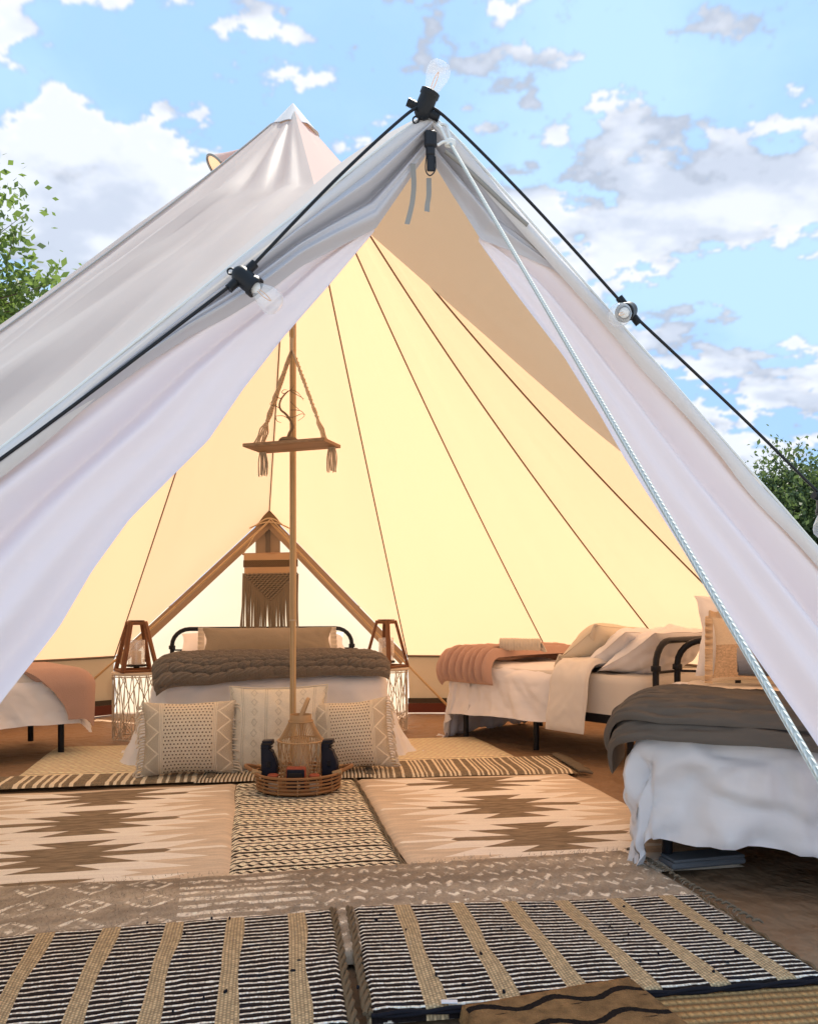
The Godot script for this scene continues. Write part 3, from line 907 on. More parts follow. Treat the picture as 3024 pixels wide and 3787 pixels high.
	# soft grey rug with broken cream marks
	m = mat("grey_rug", Color.WHITE, 1.0)
	m.albedo_texture = paint(1400, 460, func(u: float, v: float) -> Color:
		var uu := u + 0.004 * noise(u * 10.0, v * 6.0, 1.0)
		var vv := v + 0.03 * noise(u * 14.0, v * 4.0, 2.0)
		var mark := 0.0
		if u > 0.40 and u < 0.55:
			var r := fr(vv * 13.0)
			mark = sm(0.30, 0.15, absf(r - 0.5)) * sm(0.45, 0.25, absf(fr(uu * 44.0 + 0.3 * floor(vv * 13.0)) - 0.5) - 0.12)
		elif u < 0.40:
			var x := fr(uu * 15.0) - 0.5
			var y := fr(vv * 4.5) - 0.5
			var dd := absf(absf(x) + absf(y) - 0.36)
			mark = sm(0.10, 0.04, dd) * sm(0.15, 0.45, fr(uu * 90.0 + vv * 17.0)) + sm(0.13, 0.06, absf(x) + absf(y))
		else:
			var z := absf(fr(uu * 40.0) - 0.5) * 0.9
			mark = sm(0.20, 0.08, absf(fr(vv * 9.0 + z) - 0.5)) * sm(0.2, 0.5, fr(uu * 55.0 + floor(vv * 9.0) * 0.37))
		mark *= clampf(0.55 + 1.5 * noise(u * 26.0, v * 11.0, 6.0) + 0.9 * (hash2(floor(u * 330.0), floor(v * 100.0)) - 0.5), 0.0, 1.2)
		var n := 0.10 * noise(u * 40.0 + v * 6.0, v * 8.0, 3.0) + 0.13 * noise(u * 3.0, v * 2.0, 4.0) + 0.10 * (hash2(floor(u * 700.0), floor(v * 90.0)) - 0.5)
		var base := Color(0.71, 0.655, 0.58).lerp(Color(0.60, 0.545, 0.475), clampf(0.5 + 1.4 * noise(u * 2.5, v * 5.0, 9.0), 0, 1))
		return base.lerp(Color(0.98, 0.94, 0.87), clampf(mark * 1.5, 0, 1) * 0.95) * (1.0 + n))
	m.heightmap_enabled = true; m.heightmap_scale = 0.8
	m.heightmap_texture = grey(700, 230, func(u: float, v: float) -> float: return 0.5 + 0.4 * noise(u * 60.0 + v * 9.0, v * 7.0, 3.0) + 0.2 * (hash2(floor(u * 350.0), floor(v * 60.0)) - 0.5))
	# taupe rug with cream lines
	m = mat("striped_rug", Color.WHITE, 0.95)
	m.albedo_texture = paint(1024, 256, func(u: float, v: float) -> Color:
		var k := u * 11.0 + 0.04 * noise(u * 2.0, v * 2.0)
		var f := fr(k)
		var line: bool = (f > 0.10 and f < 0.22) or (f > 0.34 and f < 0.44 and int(floor(k)) % 2 == 0) or (f > 0.56 and f < 0.70) or (f > 0.82 and f < 0.90 and int(floor(k)) % 3 != 1)
		var n := 0.30 * (hash2(floor(u * 900.0), floor(v * 128.0)) - 0.5) + 0.15 * noise(u * 40.0, v * 9.0)
		return (Color(0.96, 0.90, 0.79) if line else Color(0.55, 0.495, 0.41) * (1.0 + n)))
	m.heightmap_enabled = true; m.heightmap_scale = 0.4
	m.heightmap_texture = grey(512, 128, func(u: float, v: float) -> float: return 0.5 + 0.35 * sin(u * TAU * 88.0) + 0.3 * (hash2(floor(u * 300.0), floor(v * 60.0)) - 0.5))
	# thin cream ribs
	m = mat("ribbed_rug", Color.WHITE, 0.95)
	m.albedo_texture = paint(800, 64, func(u: float, v: float) -> Color:
		var f := fr(u * 52.0 + 0.05 * noise(u * 5.0, v * 4.0))
		return Color(0.96, 0.90, 0.80) if f < 0.62 else Color(0.36, 0.29, 0.20))
	m.heightmap_enabled = true; m.heightmap_scale = 0.5
	m.heightmap_texture = grey(800, 16, func(u: float, _v: float) -> float: return sin(min(fr(u * 52.0) / 0.62, 1.0) * PI))
	# cream braid and jute
	var braid := func(u: float, v: float, k: float, l: float) -> float:
		var r := floor(v * k)
		var x := fr(u * l + 0.5 * fmod(r, 2.0) + 0.2 * hash2(r, 2.0))
		return sin(fr(v * k) * PI) * (0.55 + 0.45 * sin(x * PI)) * (0.8 + 0.3 * hash2(floor(u * l + 0.5 * fmod(r, 2.0)), r))
	m = mat("braid_rug", Color.WHITE, 0.95)
	m.albedo_texture = paint(1024, 400, func(u: float, v: float) -> Color: return Color(0.98, 0.91, 0.77) * (0.78 + 0.32 * (braid.call(u, v, 26.0, 70.0) as float)))
	m.heightmap_enabled = true; m.heightmap_scale = 1.2
	m.heightmap_texture = grey(1024, 400, func(u: float, v: float) -> float: return braid.call(u, v, 26.0, 70.0))
	m = mat("jute_mat", Color.WHITE, 0.95)
	m.albedo_texture = paint(700, 400, func(u: float, v: float) -> Color: return Color(0.80, 0.64, 0.43) * (0.60 + 0.40 * (braid.call(u, v, 20.0, 44.0) as float) + 0.14 * (hash2(floor(u * 350.0), floor(v * 160.0)) - 0.5)))
	m.heightmap_enabled = true; m.heightmap_scale = 0.9
	m.heightmap_texture = grey(700, 400, func(u: float, v: float) -> float: return braid.call(u, v, 20.0, 44.0))
	# coir doormat with black wavy lines
	m = mat("doormat", Color.WHITE, 1.0)
	m.albedo_texture = paint(640, 640, func(u: float, v: float) -> Color:
		var n := 0.30 * (hash2(floor(u * 640.0), floor(v * 640.0)) - 0.5) + 0.25 * noise(u * 9.0, v * 9.0)
		var y := v * 4.6 - 0.36 * u
		var w := 0.17 * sin(u * TAU * 2.6 + floor(y + 0.25) * 1.7) + 0.03 * noise(u * 8.0, v * 8.0, 3.0)
		var d := absf(fr(y + w) - 0.5)
		return (Color(0.10, 0.07, 0.06) if d < 0.11 + 0.03 * noise(u * 20.0, v * 20.0) and u > 0.02 and u < 0.97 else Color(0.60, 0.46, 0.30)) * (1.0 + n))
	m.heightmap_enabled = true; m.heightmap_scale = 0.5
	m.heightmap_texture = grey(512, 512, func(u: float, v: float) -> float: return hash2(floor(u * 512.0), floor(v * 512.0)))
	mat("cord_brown", lin(0.17, 0.125, 0.075), 0.95)
	mat("tassel_taupe", lin(0.20, 0.16, 0.11), 0.95)
	mat("yarn_black", lin(0.012, 0.012, 0.018), 0.9)
	mat("fibre", lin(0.44, 0.37, 0.29), 0.95)
	mat("tag_white", lin(0.8, 0.8, 0.82), 0.7)

func rugs() -> void:
	rug_materials()
	rug("braided_rug", "large cream braided rug under the double bed, the rearmost rug", [[-2.10, -4.72], [0.42, -5.08], [0.60, -4.40], [-1.93, -3.87]], 0.002, 0.006, M.braid_rug, 0.006, 90, 30)
	var t := rug("striped_rug", "taupe rug with cream lines, left of the ribbed cream mat, by the left macrame cushion", [[-2.75, -3.72], [-1.02, -4.05], [-0.98, -3.80], [-2.70, -3.46]], 0.006, 0.005, M.striped_rug, 0.004, 80, 14, "taupe striped rugs")
	fringe(t, [-1.02, -4.04], [-0.98, -3.81], Vector2(0.97, -0.22), 12, 0.05, 0.006, M.tassel_taupe)
	t = rug("ribbed_mat", "thin cream and dark ribbed mat behind the rattan tray", [[-1.05, -4.00], [-0.13, -4.12], [-0.10, -3.90], [-1.03, -3.76]], 0.007, 0.005, M.ribbed_rug, 0.003, 60, 12)
	t = rug("striped_rug", "taupe rug with cream lines and a tasselled right end, by the right macrame cushion", [[-0.22, -4.23], [0.80, -4.42], [0.86, -3.98], [-0.18, -3.87]], 0.008, 0.005, M.striped_rug, 0.004, 60, 20, "taupe striped rugs")
	fringe(t, [0.80, -4.42], [0.86, -3.98], Vector2(0.97, 0.2), 20, 0.075, 0.008, M.tassel_taupe)
	fringe(t, [-0.21, -4.22], [-0.17, -3.90], Vector2(-0.97, 0.2), 12, 0.05, 0.006, M.tassel_taupe)
	t = rug("runner_rug", "narrow black and cream runner with rippling rows under the rattan tray", [[-0.812, -3.72], [-0.262, -3.80], [-0.005, -2.48], [-0.550, -2.38]], 0.006, 0.006, M.runner, 0.004, 40, 90)
	edge_cord(t, [-0.262, -3.80], [-0.005, -2.48], 0.016, 0.004, M.tassel_taupe, 2)
	rug("kilim_rug", "sand kilim with jagged cream column and brown diamonds, left of the runner", [[-1.88, -3.49], [-0.816, -3.72], [-0.535, -2.36], [-1.60, -2.12]], 0.008, 0.004, M.kilim, 0.006, 60, 80, "patterned kilims either side of the runner")
	rug("kilim_rug", "sand kilim with jagged cream column and brown diamonds, right of the runner", [[-0.248, -3.81], [0.80, -3.93], [1.09, -2.55], [0.03, -2.38]], 0.008, 0.004, M.kilim, 0.006, 60, 80, "patterned kilims either side of the runner")
	t = rug("grey_rug", "soft grey rug with broken cream marks lying across the tent before the kilims", [[-1.66, -2.25], [0.735, -2.69], [0.905, -2.06], [-1.50, -1.60]], 0.013, 0.007, M.grey_rug, 0.006, 120, 36)
	var g := Geo.new()
	for k in 4500:
		var u := rng.randf()
		var v := rng.randf() * 0.98
		var p := V(-1.66, 0.023, -2.25).lerp(V(0.735, 0.023, -2.69), u) + V(0.165, 0, 0.64) * v - t.position
		var d := V(rng.randf_range(-0.4, 0.7), rng.randf_range(0.35, 0.9), rng.randf_range(-0.2, 1.0)).normalized() * rng.randf_range(0.008, 0.019)
		var s := V(0.0011, 0, 0.0004)
		var b := g.v.size()
		var fl := d.cross(s).dot(V(0, 0.8, 0.6)) >= 0.0
		for q in [p - s, p + s, p + d]: g.put(q, d.cross(s) * (1.0 if fl else -1.0), Vector2(u, v))
		g.ix.append_array([b, b + 1, b + 2] if fl else [b, b + 2, b + 1])
	obj("loose_fibres", g, M.fibre, t).set_meta("kind", "stuff")
	fringe(t, [0.735, -2.69], [0.905, -2.06], Vector2(0.95, 0.25), 26, 0.03, 0.003, M.tassel_taupe, 0.02)
	# the two rag rugs by the door, sewn selvedges side by side
	t = rug("rag_rug", "black and cream rag rug with jute bars at the front left", [[-1.20, -1.93], [-0.205, -2.145], [-0.105, -1.548], [-1.06, -1.33]], 0.019, 0.006, M.rag_rug, 0.008, 110, 70, "rag rugs at the tent door")
	edge_cord(t, [-0.207, -2.14], [-0.107, -1.548], 0.024, 0.0055, M.cord_brown)
	nubs(t, [-1.22, -1.93], [-0.235, -2.138], [0.175, 0.59], 24)
	t = rug("rag_rug", "black and cream rag rug with jute bars at the front right", [[-0.161, -2.154], [0.822, -2.25], [0.935, -1.74], [-0.080, -1.59]], 0.019, 0.006, M.rag_rug, 0.008, 110, 70, "rag rugs at the tent door")
	edge_cord(t, [-0.163, -2.15], [-0.082, -1.59], 0.024, 0.0055, M.cord_brown)
	edge_cord(t, [0.824, -2.245], [0.935, -1.742], 0.022, 0.005, M.cord_brown, 2)
	edge_cord(t, [-0.07, -1.586], [0.935, -1.738], 0.024, 0.005, M.yarn_black, 2)
	nubs(t, [-0.161, -2.154], [0.822, -2.25], [0.08, 0.53], 26)
	obj("care_tag", Geo.new().box(V(0.083, 0.034, -1.622) - t.position, V(0.034, 0.003, 0.014), 0.001), M.tag_white, t)
	rug("jute_mat", "woven natural jute mat in front of the right rag rug", [[0.36, -1.75], [1.12, -1.84], [1.18, -1.35], [0.42, -1.22]], 0.006, 0.006, M.jute_mat, 0.003)
	rug("doormat", "brown coir doormat with black wavy lines overlapping the right rag rug", [[0.10, -1.615], [0.488, -1.735], [0.60, -1.37], [0.21, -1.25]], 0.030, 0.005, M.doormat, 0.003)

func nubs(t: Node3D, a: Array, b: Array, down: Array, count: int) -> void:
	var g := Geo.new()
	for k in count:
		var u := rng.randf()
		var v := rng.randf()
		var p := V(lerpf(a[0], b[0], u) + down[0] * v, 0.031, lerpf(a[1], b[1], u) + down[1] * v) - t.position
		g.xf = Transform3D(Basis(V(0, 1, 0), rng.randf() * 6.0).rotated(V(1, 0, 0), rng.randf_range(-0.5, 0.5)), p)
		g.box(Vector3.ZERO, V(rng.randf_range(0.005, 0.012), rng.randf_range(0.004, 0.010), rng.randf_range(0.003, 0.006)), 0.002)
	obj("yarn_nubs", g, M.yarn_black, t).set_meta("kind", "stuff")

func tooth(x: float, a: Array) -> float:
	for i in range(0, a.size() - 2, 2):
		if x <= a[i + 2]: return lerpf(a[i + 1], a[i + 3], (x - a[i]) / (a[i + 2] - a[i]))
	return a[a.size() - 1]

func furniture() -> void:
	rugs()
	pole()
	double_bed()
	right_beds()
	left_bed()
	side_tables()
	wall_hanging()
	shelf()
	tray()

func furniture_materials() -> void:
	var linen := grey(256, 256, func(u: float, v: float) -> float: return 0.5 + 0.25 * sin(u * TAU * 60.0) + 0.25 * sin(v * TAU * 60.0) + 0.2 * (hash2(floor(u * 120.0), floor(v * 120.0)) - 0.5))
	var fine := {"heightmap_enabled": true, "heightmap_texture": linen, "heightmap_scale": 0.04, "uv1_triplanar": true, "uv1_scale": Vector3(8, 8, 8)}
	var fuzz := grey(256, 256, func(u: float, v: float) -> float: return 0.5 + 0.35 * noise(u * 18.0, v * 18.0) + 0.5 * (hash2(floor(u * 256.0), floor(v * 256.0)) - 0.5))
	var soft := {"heightmap_enabled": true, "heightmap_texture": fuzz, "heightmap_scale": 0.25, "uv1_triplanar": true, "uv1_scale": Vector3(5, 5, 5), "rim_enabled": true, "rim": 0.6}
	mat("bed_black", lin(0.011, 0.012, 0.016), 0.38)
	mat("linen_white", lin(0.87, 0.865, 0.88), 0.9, fine)
	mat("sheet_white", lin(0.74, 0.70, 0.64), 0.9, fine)
	mat("fold_white", lin(0.80, 0.77, 0.72), 0.9, fine)
	mat("knit_grey", lin(0.22, 0.185, 0.148), 1.0, soft).heightmap_scale = 0.7
	mat("muslin_grey", lin(0.155, 0.138, 0.12), 1.0, fine)
	mat("fur_pink", lin(0.50, 0.325, 0.26), 1.0, soft)
	mat("velvet_taupe", lin(0.275, 0.238, 0.182), 0.95, soft)
	mat("towel_grey", lin(0.33, 0.31, 0.31), 1.0, soft)
	mat("towel_band", lin(0.62, 0.55, 0.48), 1.0, soft)
	mat("towel_cream", lin(0.62, 0.56, 0.47), 1.0, soft)
	mat("cushion_cream", lin(0.76, 0.69, 0.56), 0.95, fine)
	mat("ruffle_tan", lin(0.68, 0.53, 0.37), 0.95, fine)
	mat("macrame_cord", lin(0.78, 0.68, 0.54), 0.95)
	mat("wire", lin(0.66, 0.58, 0.47), 0.5)
	mat("mat_blue", lin(0.17, 0.18, 0.195), 0.9)
	var woodgrain := func(dark: Color, light: Color) -> ImageTexture:
		return paint(128, 512, func(u: float, v: float) -> Color: return dark.lerp(light, clampf(0.5 + 0.7 * noise(u * 6.0, v * 0.8, 4.0) + 0.25 * sin(u * 60.0 + 8.0 * noise(u, v * 0.6, 2.0)), 0, 1)))
	mat("wood_dark", Color.WHITE, 0.5).albedo_texture = woodgrain.call(Color(0.40, 0.26, 0.17), Color(0.54, 0.37, 0.25))
	mat("pole_wood", Color.WHITE, 0.32, {"clearcoat_enabled": true, "clearcoat": 0.4}).albedo_texture = woodgrain.call(Color(0.62, 0.50, 0.34), Color(0.82, 0.70, 0.52))
	mat("board_wood", Color.WHITE, 0.6).albedo_texture = woodgrain.call(Color(0.58, 0.46, 0.35), Color(0.72, 0.58, 0.45))
	mat("bamboo", lin(0.52, 0.335, 0.175), 0.5)
	mat("rattan", lin(0.31, 0.155, 0.065), 0.45)
	mat("rattan_pale", lin(0.46, 0.30, 0.15), 0.5)
	mat("driftwood", lin(0.24, 0.165, 0.10), 0.85)
	mat("navy_case", lin(0.010, 0.013, 0.026), 0.45)
	mat("orange_plastic", lin(0.40, 0.10, 0.055), 0.5)
	mat("label_white", lin(0.62, 0.56, 0.48), 0.7)
	mat("metal_dark", lin(0.02, 0.018, 0.018), 0.5)
	mat("frosted", lin(0.72, 0.60, 0.42), 0.5, {"backlight_enabled": true, "backlight": lin(0.9, 0.75, 0.5)})
	# macrame cover: knotted net between corded borders with zigzag fans
	var mac := func(u: float, v: float, hgt: bool) -> Variant:
		var e: float = min(u, 1.0 - u)
		var h := 0.6
		var hole := 0.0
		if e > 0.245:
			var k := v * 21.0
			var x := fr(u * 26.0 + 0.5 * fmod(floor(k), 2.0))
			var y := fr(k)
			var dd := Vector2((x - 0.5) * 1.1, (y - 0.5) * 1.25).length()
			h = 0.25 + 0.65 * sm(0.16, 0.42, dd) * (0.8 + 0.2 * sin(x * TAU * 3.0))
			hole = sm(0.27, 0.17, dd + 0.05 * sin(x * 20.0))
		elif e > 0.19:
			var x := fr((e - 0.19) / 0.055 * 3.0)
			h = 0.45 + 0.5 * sin(x * PI)
			hole = 0.25 * sm(0.85, 1.0, absf(x - 0.5) * 2.0)
		else:
			var z := absf(fr(v * 3.5) - 0.5) * 2.0
			var edge := 0.03 + 0.15 * z
			var d := absf(e - edge)
			if d < 0.014: h = 0.95
			else:
				var cx: float = (e - (0.0 if e < edge else 0.19))
				var cy := (fr(v * 3.5) - 0.5) / 3.5
				var rr := Vector2(cx, cy + (0.0 if e < edge else 0.14)).length()
				var f := fr(rr * 75.0)
				h = 0.3 + 0.5 * sin(f * PI)
				hole = 0.45 * sm(0.7, 1.0, absf(f - 0.5) * 2.0)
		if hgt: return h
		return Color(0.95, 0.90, 0.81).lerp(Color(0.36, 0.26, 0.16), hole) * (0.92 + 0.10 * h + 0.08 * (hash2(floor(u * 300.0), floor(v * 300.0)) - 0.5))
	var m := mat("macrame", Color.WHITE, 0.95)
	m.albedo_texture = paint(640, 560, func(u: float, v: float) -> Color: return mac.call(u, v, false))
	m.heightmap_enabled = true; m.heightmap_scale = 0.7
	m.heightmap_texture = grey(640, 560, func(u: float, v: float) -> float: return mac.call(u, v, true))
	# embroidered cream cover
	m = mat("embroidered", lin(0.86, 0.80, 0.68), 0.95)
	m.heightmap_enabled = true; m.heightmap_scale = 0.35
	m.heightmap_texture = grey(512, 512, func(u: float, v: float) -> float:
		var col := fr(u * 4.0 + 0.5) - 0.5
		var y := fr(v * 8.0) - 0.5
		var h := 0.4 + 0.12 * (hash2(floor(u * 160.0), floor(v * 160.0)) - 0.5) + 0.15 * noise(u * 5.0, v * 5.0)
		if absf(absf(col) - 0.46) < 0.02: h += 0.3
		if absf(col) * 3.4 + absf(y) * 1.2 < 0.5: h += 0.35 * (0.5 + 0.5 * cos((absf(col) * 3.4 + absf(y) * 1.2) * 40.0))
		return h)
	m.albedo_texture = paint(512, 512, func(u: float, v: float) -> Color:
		var col := fr(u * 4.0 + 0.5) - 0.5
		var y := fr(v * 8.0) - 0.5
		var k := 0.97 + 0.05 * (hash2(floor(u * 160.0), floor(v * 160.0)) - 0.5)
		if absf(absf(col) - 0.46) < 0.015: k -= 0.10
		if absf(absf(col) * 3.4 + absf(y) * 1.2 - 0.42) < 0.07: k -= 0.09
		return Color(k, k * 0.995, k * 0.98))
	# woven wall hanging: knotted band
	m = mat("knot_band", Color.WHITE, 0.95)
	m.albedo_texture = paint(400, 90, func(u: float, v: float) -> Color:
		var k := floor(v * 7.0)
		var x := fr(u * 30.0 + 0.5 * fmod(k, 2.0)) - 0.5
		var y := fr(v * 7.0) - 0.5
		return Color(0.60, 0.51, 0.39).lerp(Color(0.24, 0.185, 0.13), sm(0.22, 0.5, Vector2(x, y).length())))
	m.heightmap_enabled = true; m.heightmap_scale = 0.5
	m.heightmap_texture = grey(400, 90, func(u: float, v: float) -> float:
		var k := floor(v * 7.0)
		return 1.0 - Vector2(fr(u * 30.0 + 0.5 * fmod(k, 2.0)) - 0.5, fr(v * 7.0) - 0.5).length() * 1.4)
	mat("hanging_cloth", lin(0.50, 0.33, 0.19), 0.95, fine)
	mat("hanging_yarn", lin(0.215, 0.172, 0.120), 0.95)
	mat("strap_cord", lin(0.58, 0.46, 0.32), 0.95)
	# two-tone cushion
	m = mat("two_tone", Color.WHITE, 0.95)
	m.albedo_texture = paint(256, 256, func(u: float, v: float) -> Color:
		var line := fr(v * 46.0 + 0.2 * noise(u * 6.0, v * 6.0))
		if v < 0.56 and v > 0.05: return Color(0.80, 0.69, 0.57) * (0.86 + 0.22 * line + 0.14 * (hash2(floor(u * 60.0), floor(v * 46.0)) - 0.5))
		return Color(0.90, 0.83, 0.73) * (0.96 + 0.06 * (hash2(floor(u * 128.0), floor(v * 128.0)) - 0.5)))

# ---------------------------------------------------------------- cloth on beds
# where the flat cloth's point (a, b) comes to lie on a bed of half size hw x hl
func drape(a: float, b: float, P: Dictionary) -> Vector3:
	var R: float = P.R
	var cx: float = clampf(a, -P.hw + R, P.hw - R)
	var cz: float = clampf(b, -P.hl + R, P.hl - R)
	var d := Vector2(a - cx, b - cz)
	var l := d.length()
	var top: float = P.top
	if l < 1e-5: return V(a, top, b)
	d /= l
	var out := 0.0
	var drop := 0.0
	if l < R * PI / 2.0:
		out = R * sin(l / R); drop = R * (1.0 - cos(l / R))
	else:
		var e := l - R * PI / 2.0
		out = R + e * sin(P.flare); drop = R + e * cos(P.flare)
	var y := top - drop
	if y < 0.018:
		out += (0.018 - y) * 0.35
		y = 0.018
	return V(cx + d.x * out, y, cz + d.y * out)

func creases(x: float, y: float, z: float, s: float) -> float:
	var w := noise(x * 0.8 + s, y * 0.8, z * 0.8) * 0.6
	var r1 := 1.0 - absf(noise(x * 1.3 + w, y * 1.1 + s, z * 1.3)) * 2.4
	var r2 := 1.0 - absf(noise(x * 3.1 + w * 2.0, y * 2.2 + s, z * 3.1 + w)) * 2.4
	return 0.55 * clampf(r1, -0.3, 1.0) + 0.30 * clampf(r2, -0.3, 1.0)

func duvet(at: Vector3, turn: float, P: Dictionary, A: float, B: float, zc: float, n: float, label: String, group: String) -> Node3D:
	var t := thing("duvet", label, "duvet", at, turn, group)
	var s: float = P.seed
	var g := Geo.new().bumpy(220, 84, func(u: float, v: float) -> Vector3:
		var f := u * TAU
		var r := 1.0 / pow(pow(absf(cos(f)) / A, n) + pow(absf(sin(f)) / B, n), 1.0 / n)
		r *= 1.0 + 0.035 * noise(cos(f) * 1.5 + s, sin(f) * 1.5, s) * sm(0.6, 1.0, v)
		var k := r * pow(v, 0.8)
		return drape(cos(f) * k, sin(f) * k + zc, P),
	func(u: float, v: float, p: Vector3) -> float:
		var f := u * TAU
		var hang := sm(P.top - 0.03, P.top - 0.2, p.y)
		var cr: float = P.get("crease", 1.4)
		var w := cr * 0.016 * creases(p.x, p.y * 1.5, p.z, s) + 0.010 * noise(p.x * 1.2, p.y * 1.2, p.z * 1.2 + s) + cr * 0.002 * noise(p.x * 7.0 + s, p.y * 4.0, p.z * 7.0)
		w += hang * (0.034 * noise(cos(f) * 4.0 + s, sin(f) * 4.0, v * 0.7) + cr * 0.022 * creases(cos(f) * 2.6, p.y * 1.1 + f, sin(f) * 2.6, s + 3.0))
		w += P.get("puff", 0.012) * (1.0 - pow(v, 6.0))
		return w * sm(0.0, 0.02, p.y), true)
	obj("cover", g, M.linen_white, t)
	return t

# a soft sheet with thickness over a surface S(u, w)
func pad(nu: int, nv: int, S: Callable, th: float, d: Callable, p := 8.0) -> Geo:
	var e := func(u: float, w: float) -> float:
		return pow(maxf(0.0, 1.0 - pow(absf(2.0 * u - 1.0), p)), 0.5) * pow(maxf(0.0, 1.0 - pow(absf(2.0 * w - 1.0), p)), 0.5)
	var g := Geo.new()
	g.bumpy(nu, nv, S, func(u: float, w: float, _q: Vector3) -> float: return (e.call(u, w) as float) * (th + (d.call(u, w) as float)))
	g.grid(nu / 3, nv / 3, func(u: float, w: float) -> Vector3: return S.call(1.0 - u, w))
	return g

func pillow(w: float, h: float, t: float, nu := 40, crease := 0.006, s := 0.0) -> Geo:
	var g := Geo.new()
	for side in [1.0, -1.0]:
		g.bumpy(nu, nu, func(u: float, v: float) -> Vector3:
			var a := 2.0 * u - 1.0
			var b := 2.0 * v - 1.0
			if side < 0: a = -a
			var x := w / 2.0 * a * (1.0 - 0.09 * (1.0 - b * b) * a * a) * (1.0 + crease * 4.0 * noise(b * 0.8 + s, 1.0, side * 0.0))
			var y := h / 2.0 * b * (1.0 - 0.09 * (1.0 - a * a) * b * b) * (1.0 + crease * 5.0 * noise(a * 0.9 + s, 4.0, side * 0.0))
			var z := t / 2.0 * pow(maxf(0.0, 1.0 - pow(absf(a), 2.2)), 0.68) * pow(maxf(0.0, 1.0 - pow(absf(b), 2.2)), 0.68)
			return V(x, y + h / 2.0, side * z + side * 0.001),
		func(u: float, v: float, p: Vector3) -> float:
			var e: float = min(min(u, 1.0 - u), min(v, 1.0 - v))
			return crease * (noise(p.x * 2.0 + s, p.y * 2.0, side) + 1.2 * creases(p.x * 2.0, p.y * 2.0, side, s)) * sm(0.0, 0.15, e))
	return g

func place(o: Node3D, at: Vector3, turn: float, lean := 0.0, roll := 0.0) -> void:
	o.transform = Transform3D(Basis(V(0, 1, 0), turn) * Basis(V(0, 0, 1), roll) * Basis(V(1, 0, 0), lean), at)

# black tubular bed: x across, head at -z
func bed(at: Vector3, turn: float, hw: float, hl: float, label: String, sheet: bool) -> Node3D:
	var t := thing("bed_frame", label, "bed", at, turn, "black metal beds along the tent wall")
	for x in [-1.0, 1.0]:
		for z in [-1.0, 0.05, 1.0]:
			var lx: float = x * (hw - 0.07)
			var lz: float = z * (hl - 0.16)
			obj("leg", Geo.new().tube(pts([[lx, 0.0, lz], [lx, 0.24, lz]]), 0.0175, 12), M.bed_black, t)
	obj("side_rail", Geo.new().box(V(-hw + 0.07, 0.235, -0.06), V(0.035, 0.05, 2.0 * hl - 0.20), 0.004), M.bed_black, t)
	obj("side_rail", Geo.new().box(V(hw - 0.07, 0.235, -0.06), V(0.035, 0.05, 2.0 * hl - 0.20), 0.004), M.bed_black, t)
	obj("end_rail", Geo.new().box(V(0, 0.235, hl - 0.16), V(2.0 * hw - 0.24, 0.05, 0.035), 0.004), M.bed_black, t)
	for k in 9:
		obj("slat", Geo.new().box(V(0, 0.25, lerpf(-hl + 0.1, hl - 0.12, k / 8.0)), V(2.0 * hw - 0.18, 0.012, 0.06), 0.002), M.board_wood, t)
	var hx := hw + 0.0
	var zz := -hl - 0.03
	var p := [V(-hx, 0.0, zz), V(-hx, 0.3, zz), V(-hx, 0.545, zz)]
	for i in 7: p.append(V(-hx + 0.13 - 0.13 * cos(PI / 2 * i / 6.0), 0.545 + 0.125 * sin(PI / 2 * i / 6.0), zz))
	for i in 7: p.append(V(hx - 0.13 + 0.13 * sin(PI / 2 * i / 6.0), 0.545 + 0.125 * cos(PI / 2 * i / 6.0), zz))
	p.append_array([V(hx, 0.545, zz), V(hx, 0.3, zz), V(hx, 0.0, zz)])
	var clean := PackedVector3Array()
	for q in p:
		if clean.is_empty() or clean[clean.size() - 1].distance_to(q) > 0.001: clean.append(q)
	obj("headboard", Geo.new().tube(clean, 0.0165, 12), M.bed_black, t)
	for x in [-1.0, 1.0]:
		obj("collar", Geo.new().lathe_at(PackedVector2Array([Vector2(0.017, 0.0), Vector2(0.025, 0.003), Vector2(0.025, 0.028), Vector2(0.017, 0.031)]), V(x * hx, 0.515, zz)).box(V(x * (hx - 0.08), 0.510, zz), V(0.17, 0.012, 0.022), 0.003), M.bed_black, t)
	obj("mattress", Geo.new().bumpy(96, 40, func(u: float, v: float) -> Vector3:
		var f := u * TAU
		var q := Vector2(cos(f), sin(f))
		var sc := 1.0 / pow(pow(absf(q.x), 14.0) + pow(absf(q.y), 14.0), 1.0 / 14.0)
		var y := 0.26
		var k := 1.0
		if v < 0.45: k = v / 0.45
		y = 0.475 - 0.215 * clampf((v - 0.45) / 0.55, 0.0, 1.0)
		var rd := 1.0 - 0.04 * pow(clampf(1.0 - absf(v - 0.45) / 0.12, 0.0, 1.0), 2.0)
		return V(q.x * sc * (hw - 0.05) * k * rd, y, q.y * sc * (hl - 0.07) * k * rd),
	func(_u: float, v: float, p2: Vector3) -> float: return 0.010 * noise(p2.x * 2.0, p2.y * 0.8, p2.z * 2.0) + 0.008 * creases(p2.x * 2.0, p2.y * 0.8, p2.z * 2.0, 4.0), true), M.sheet_white, t)
	return t

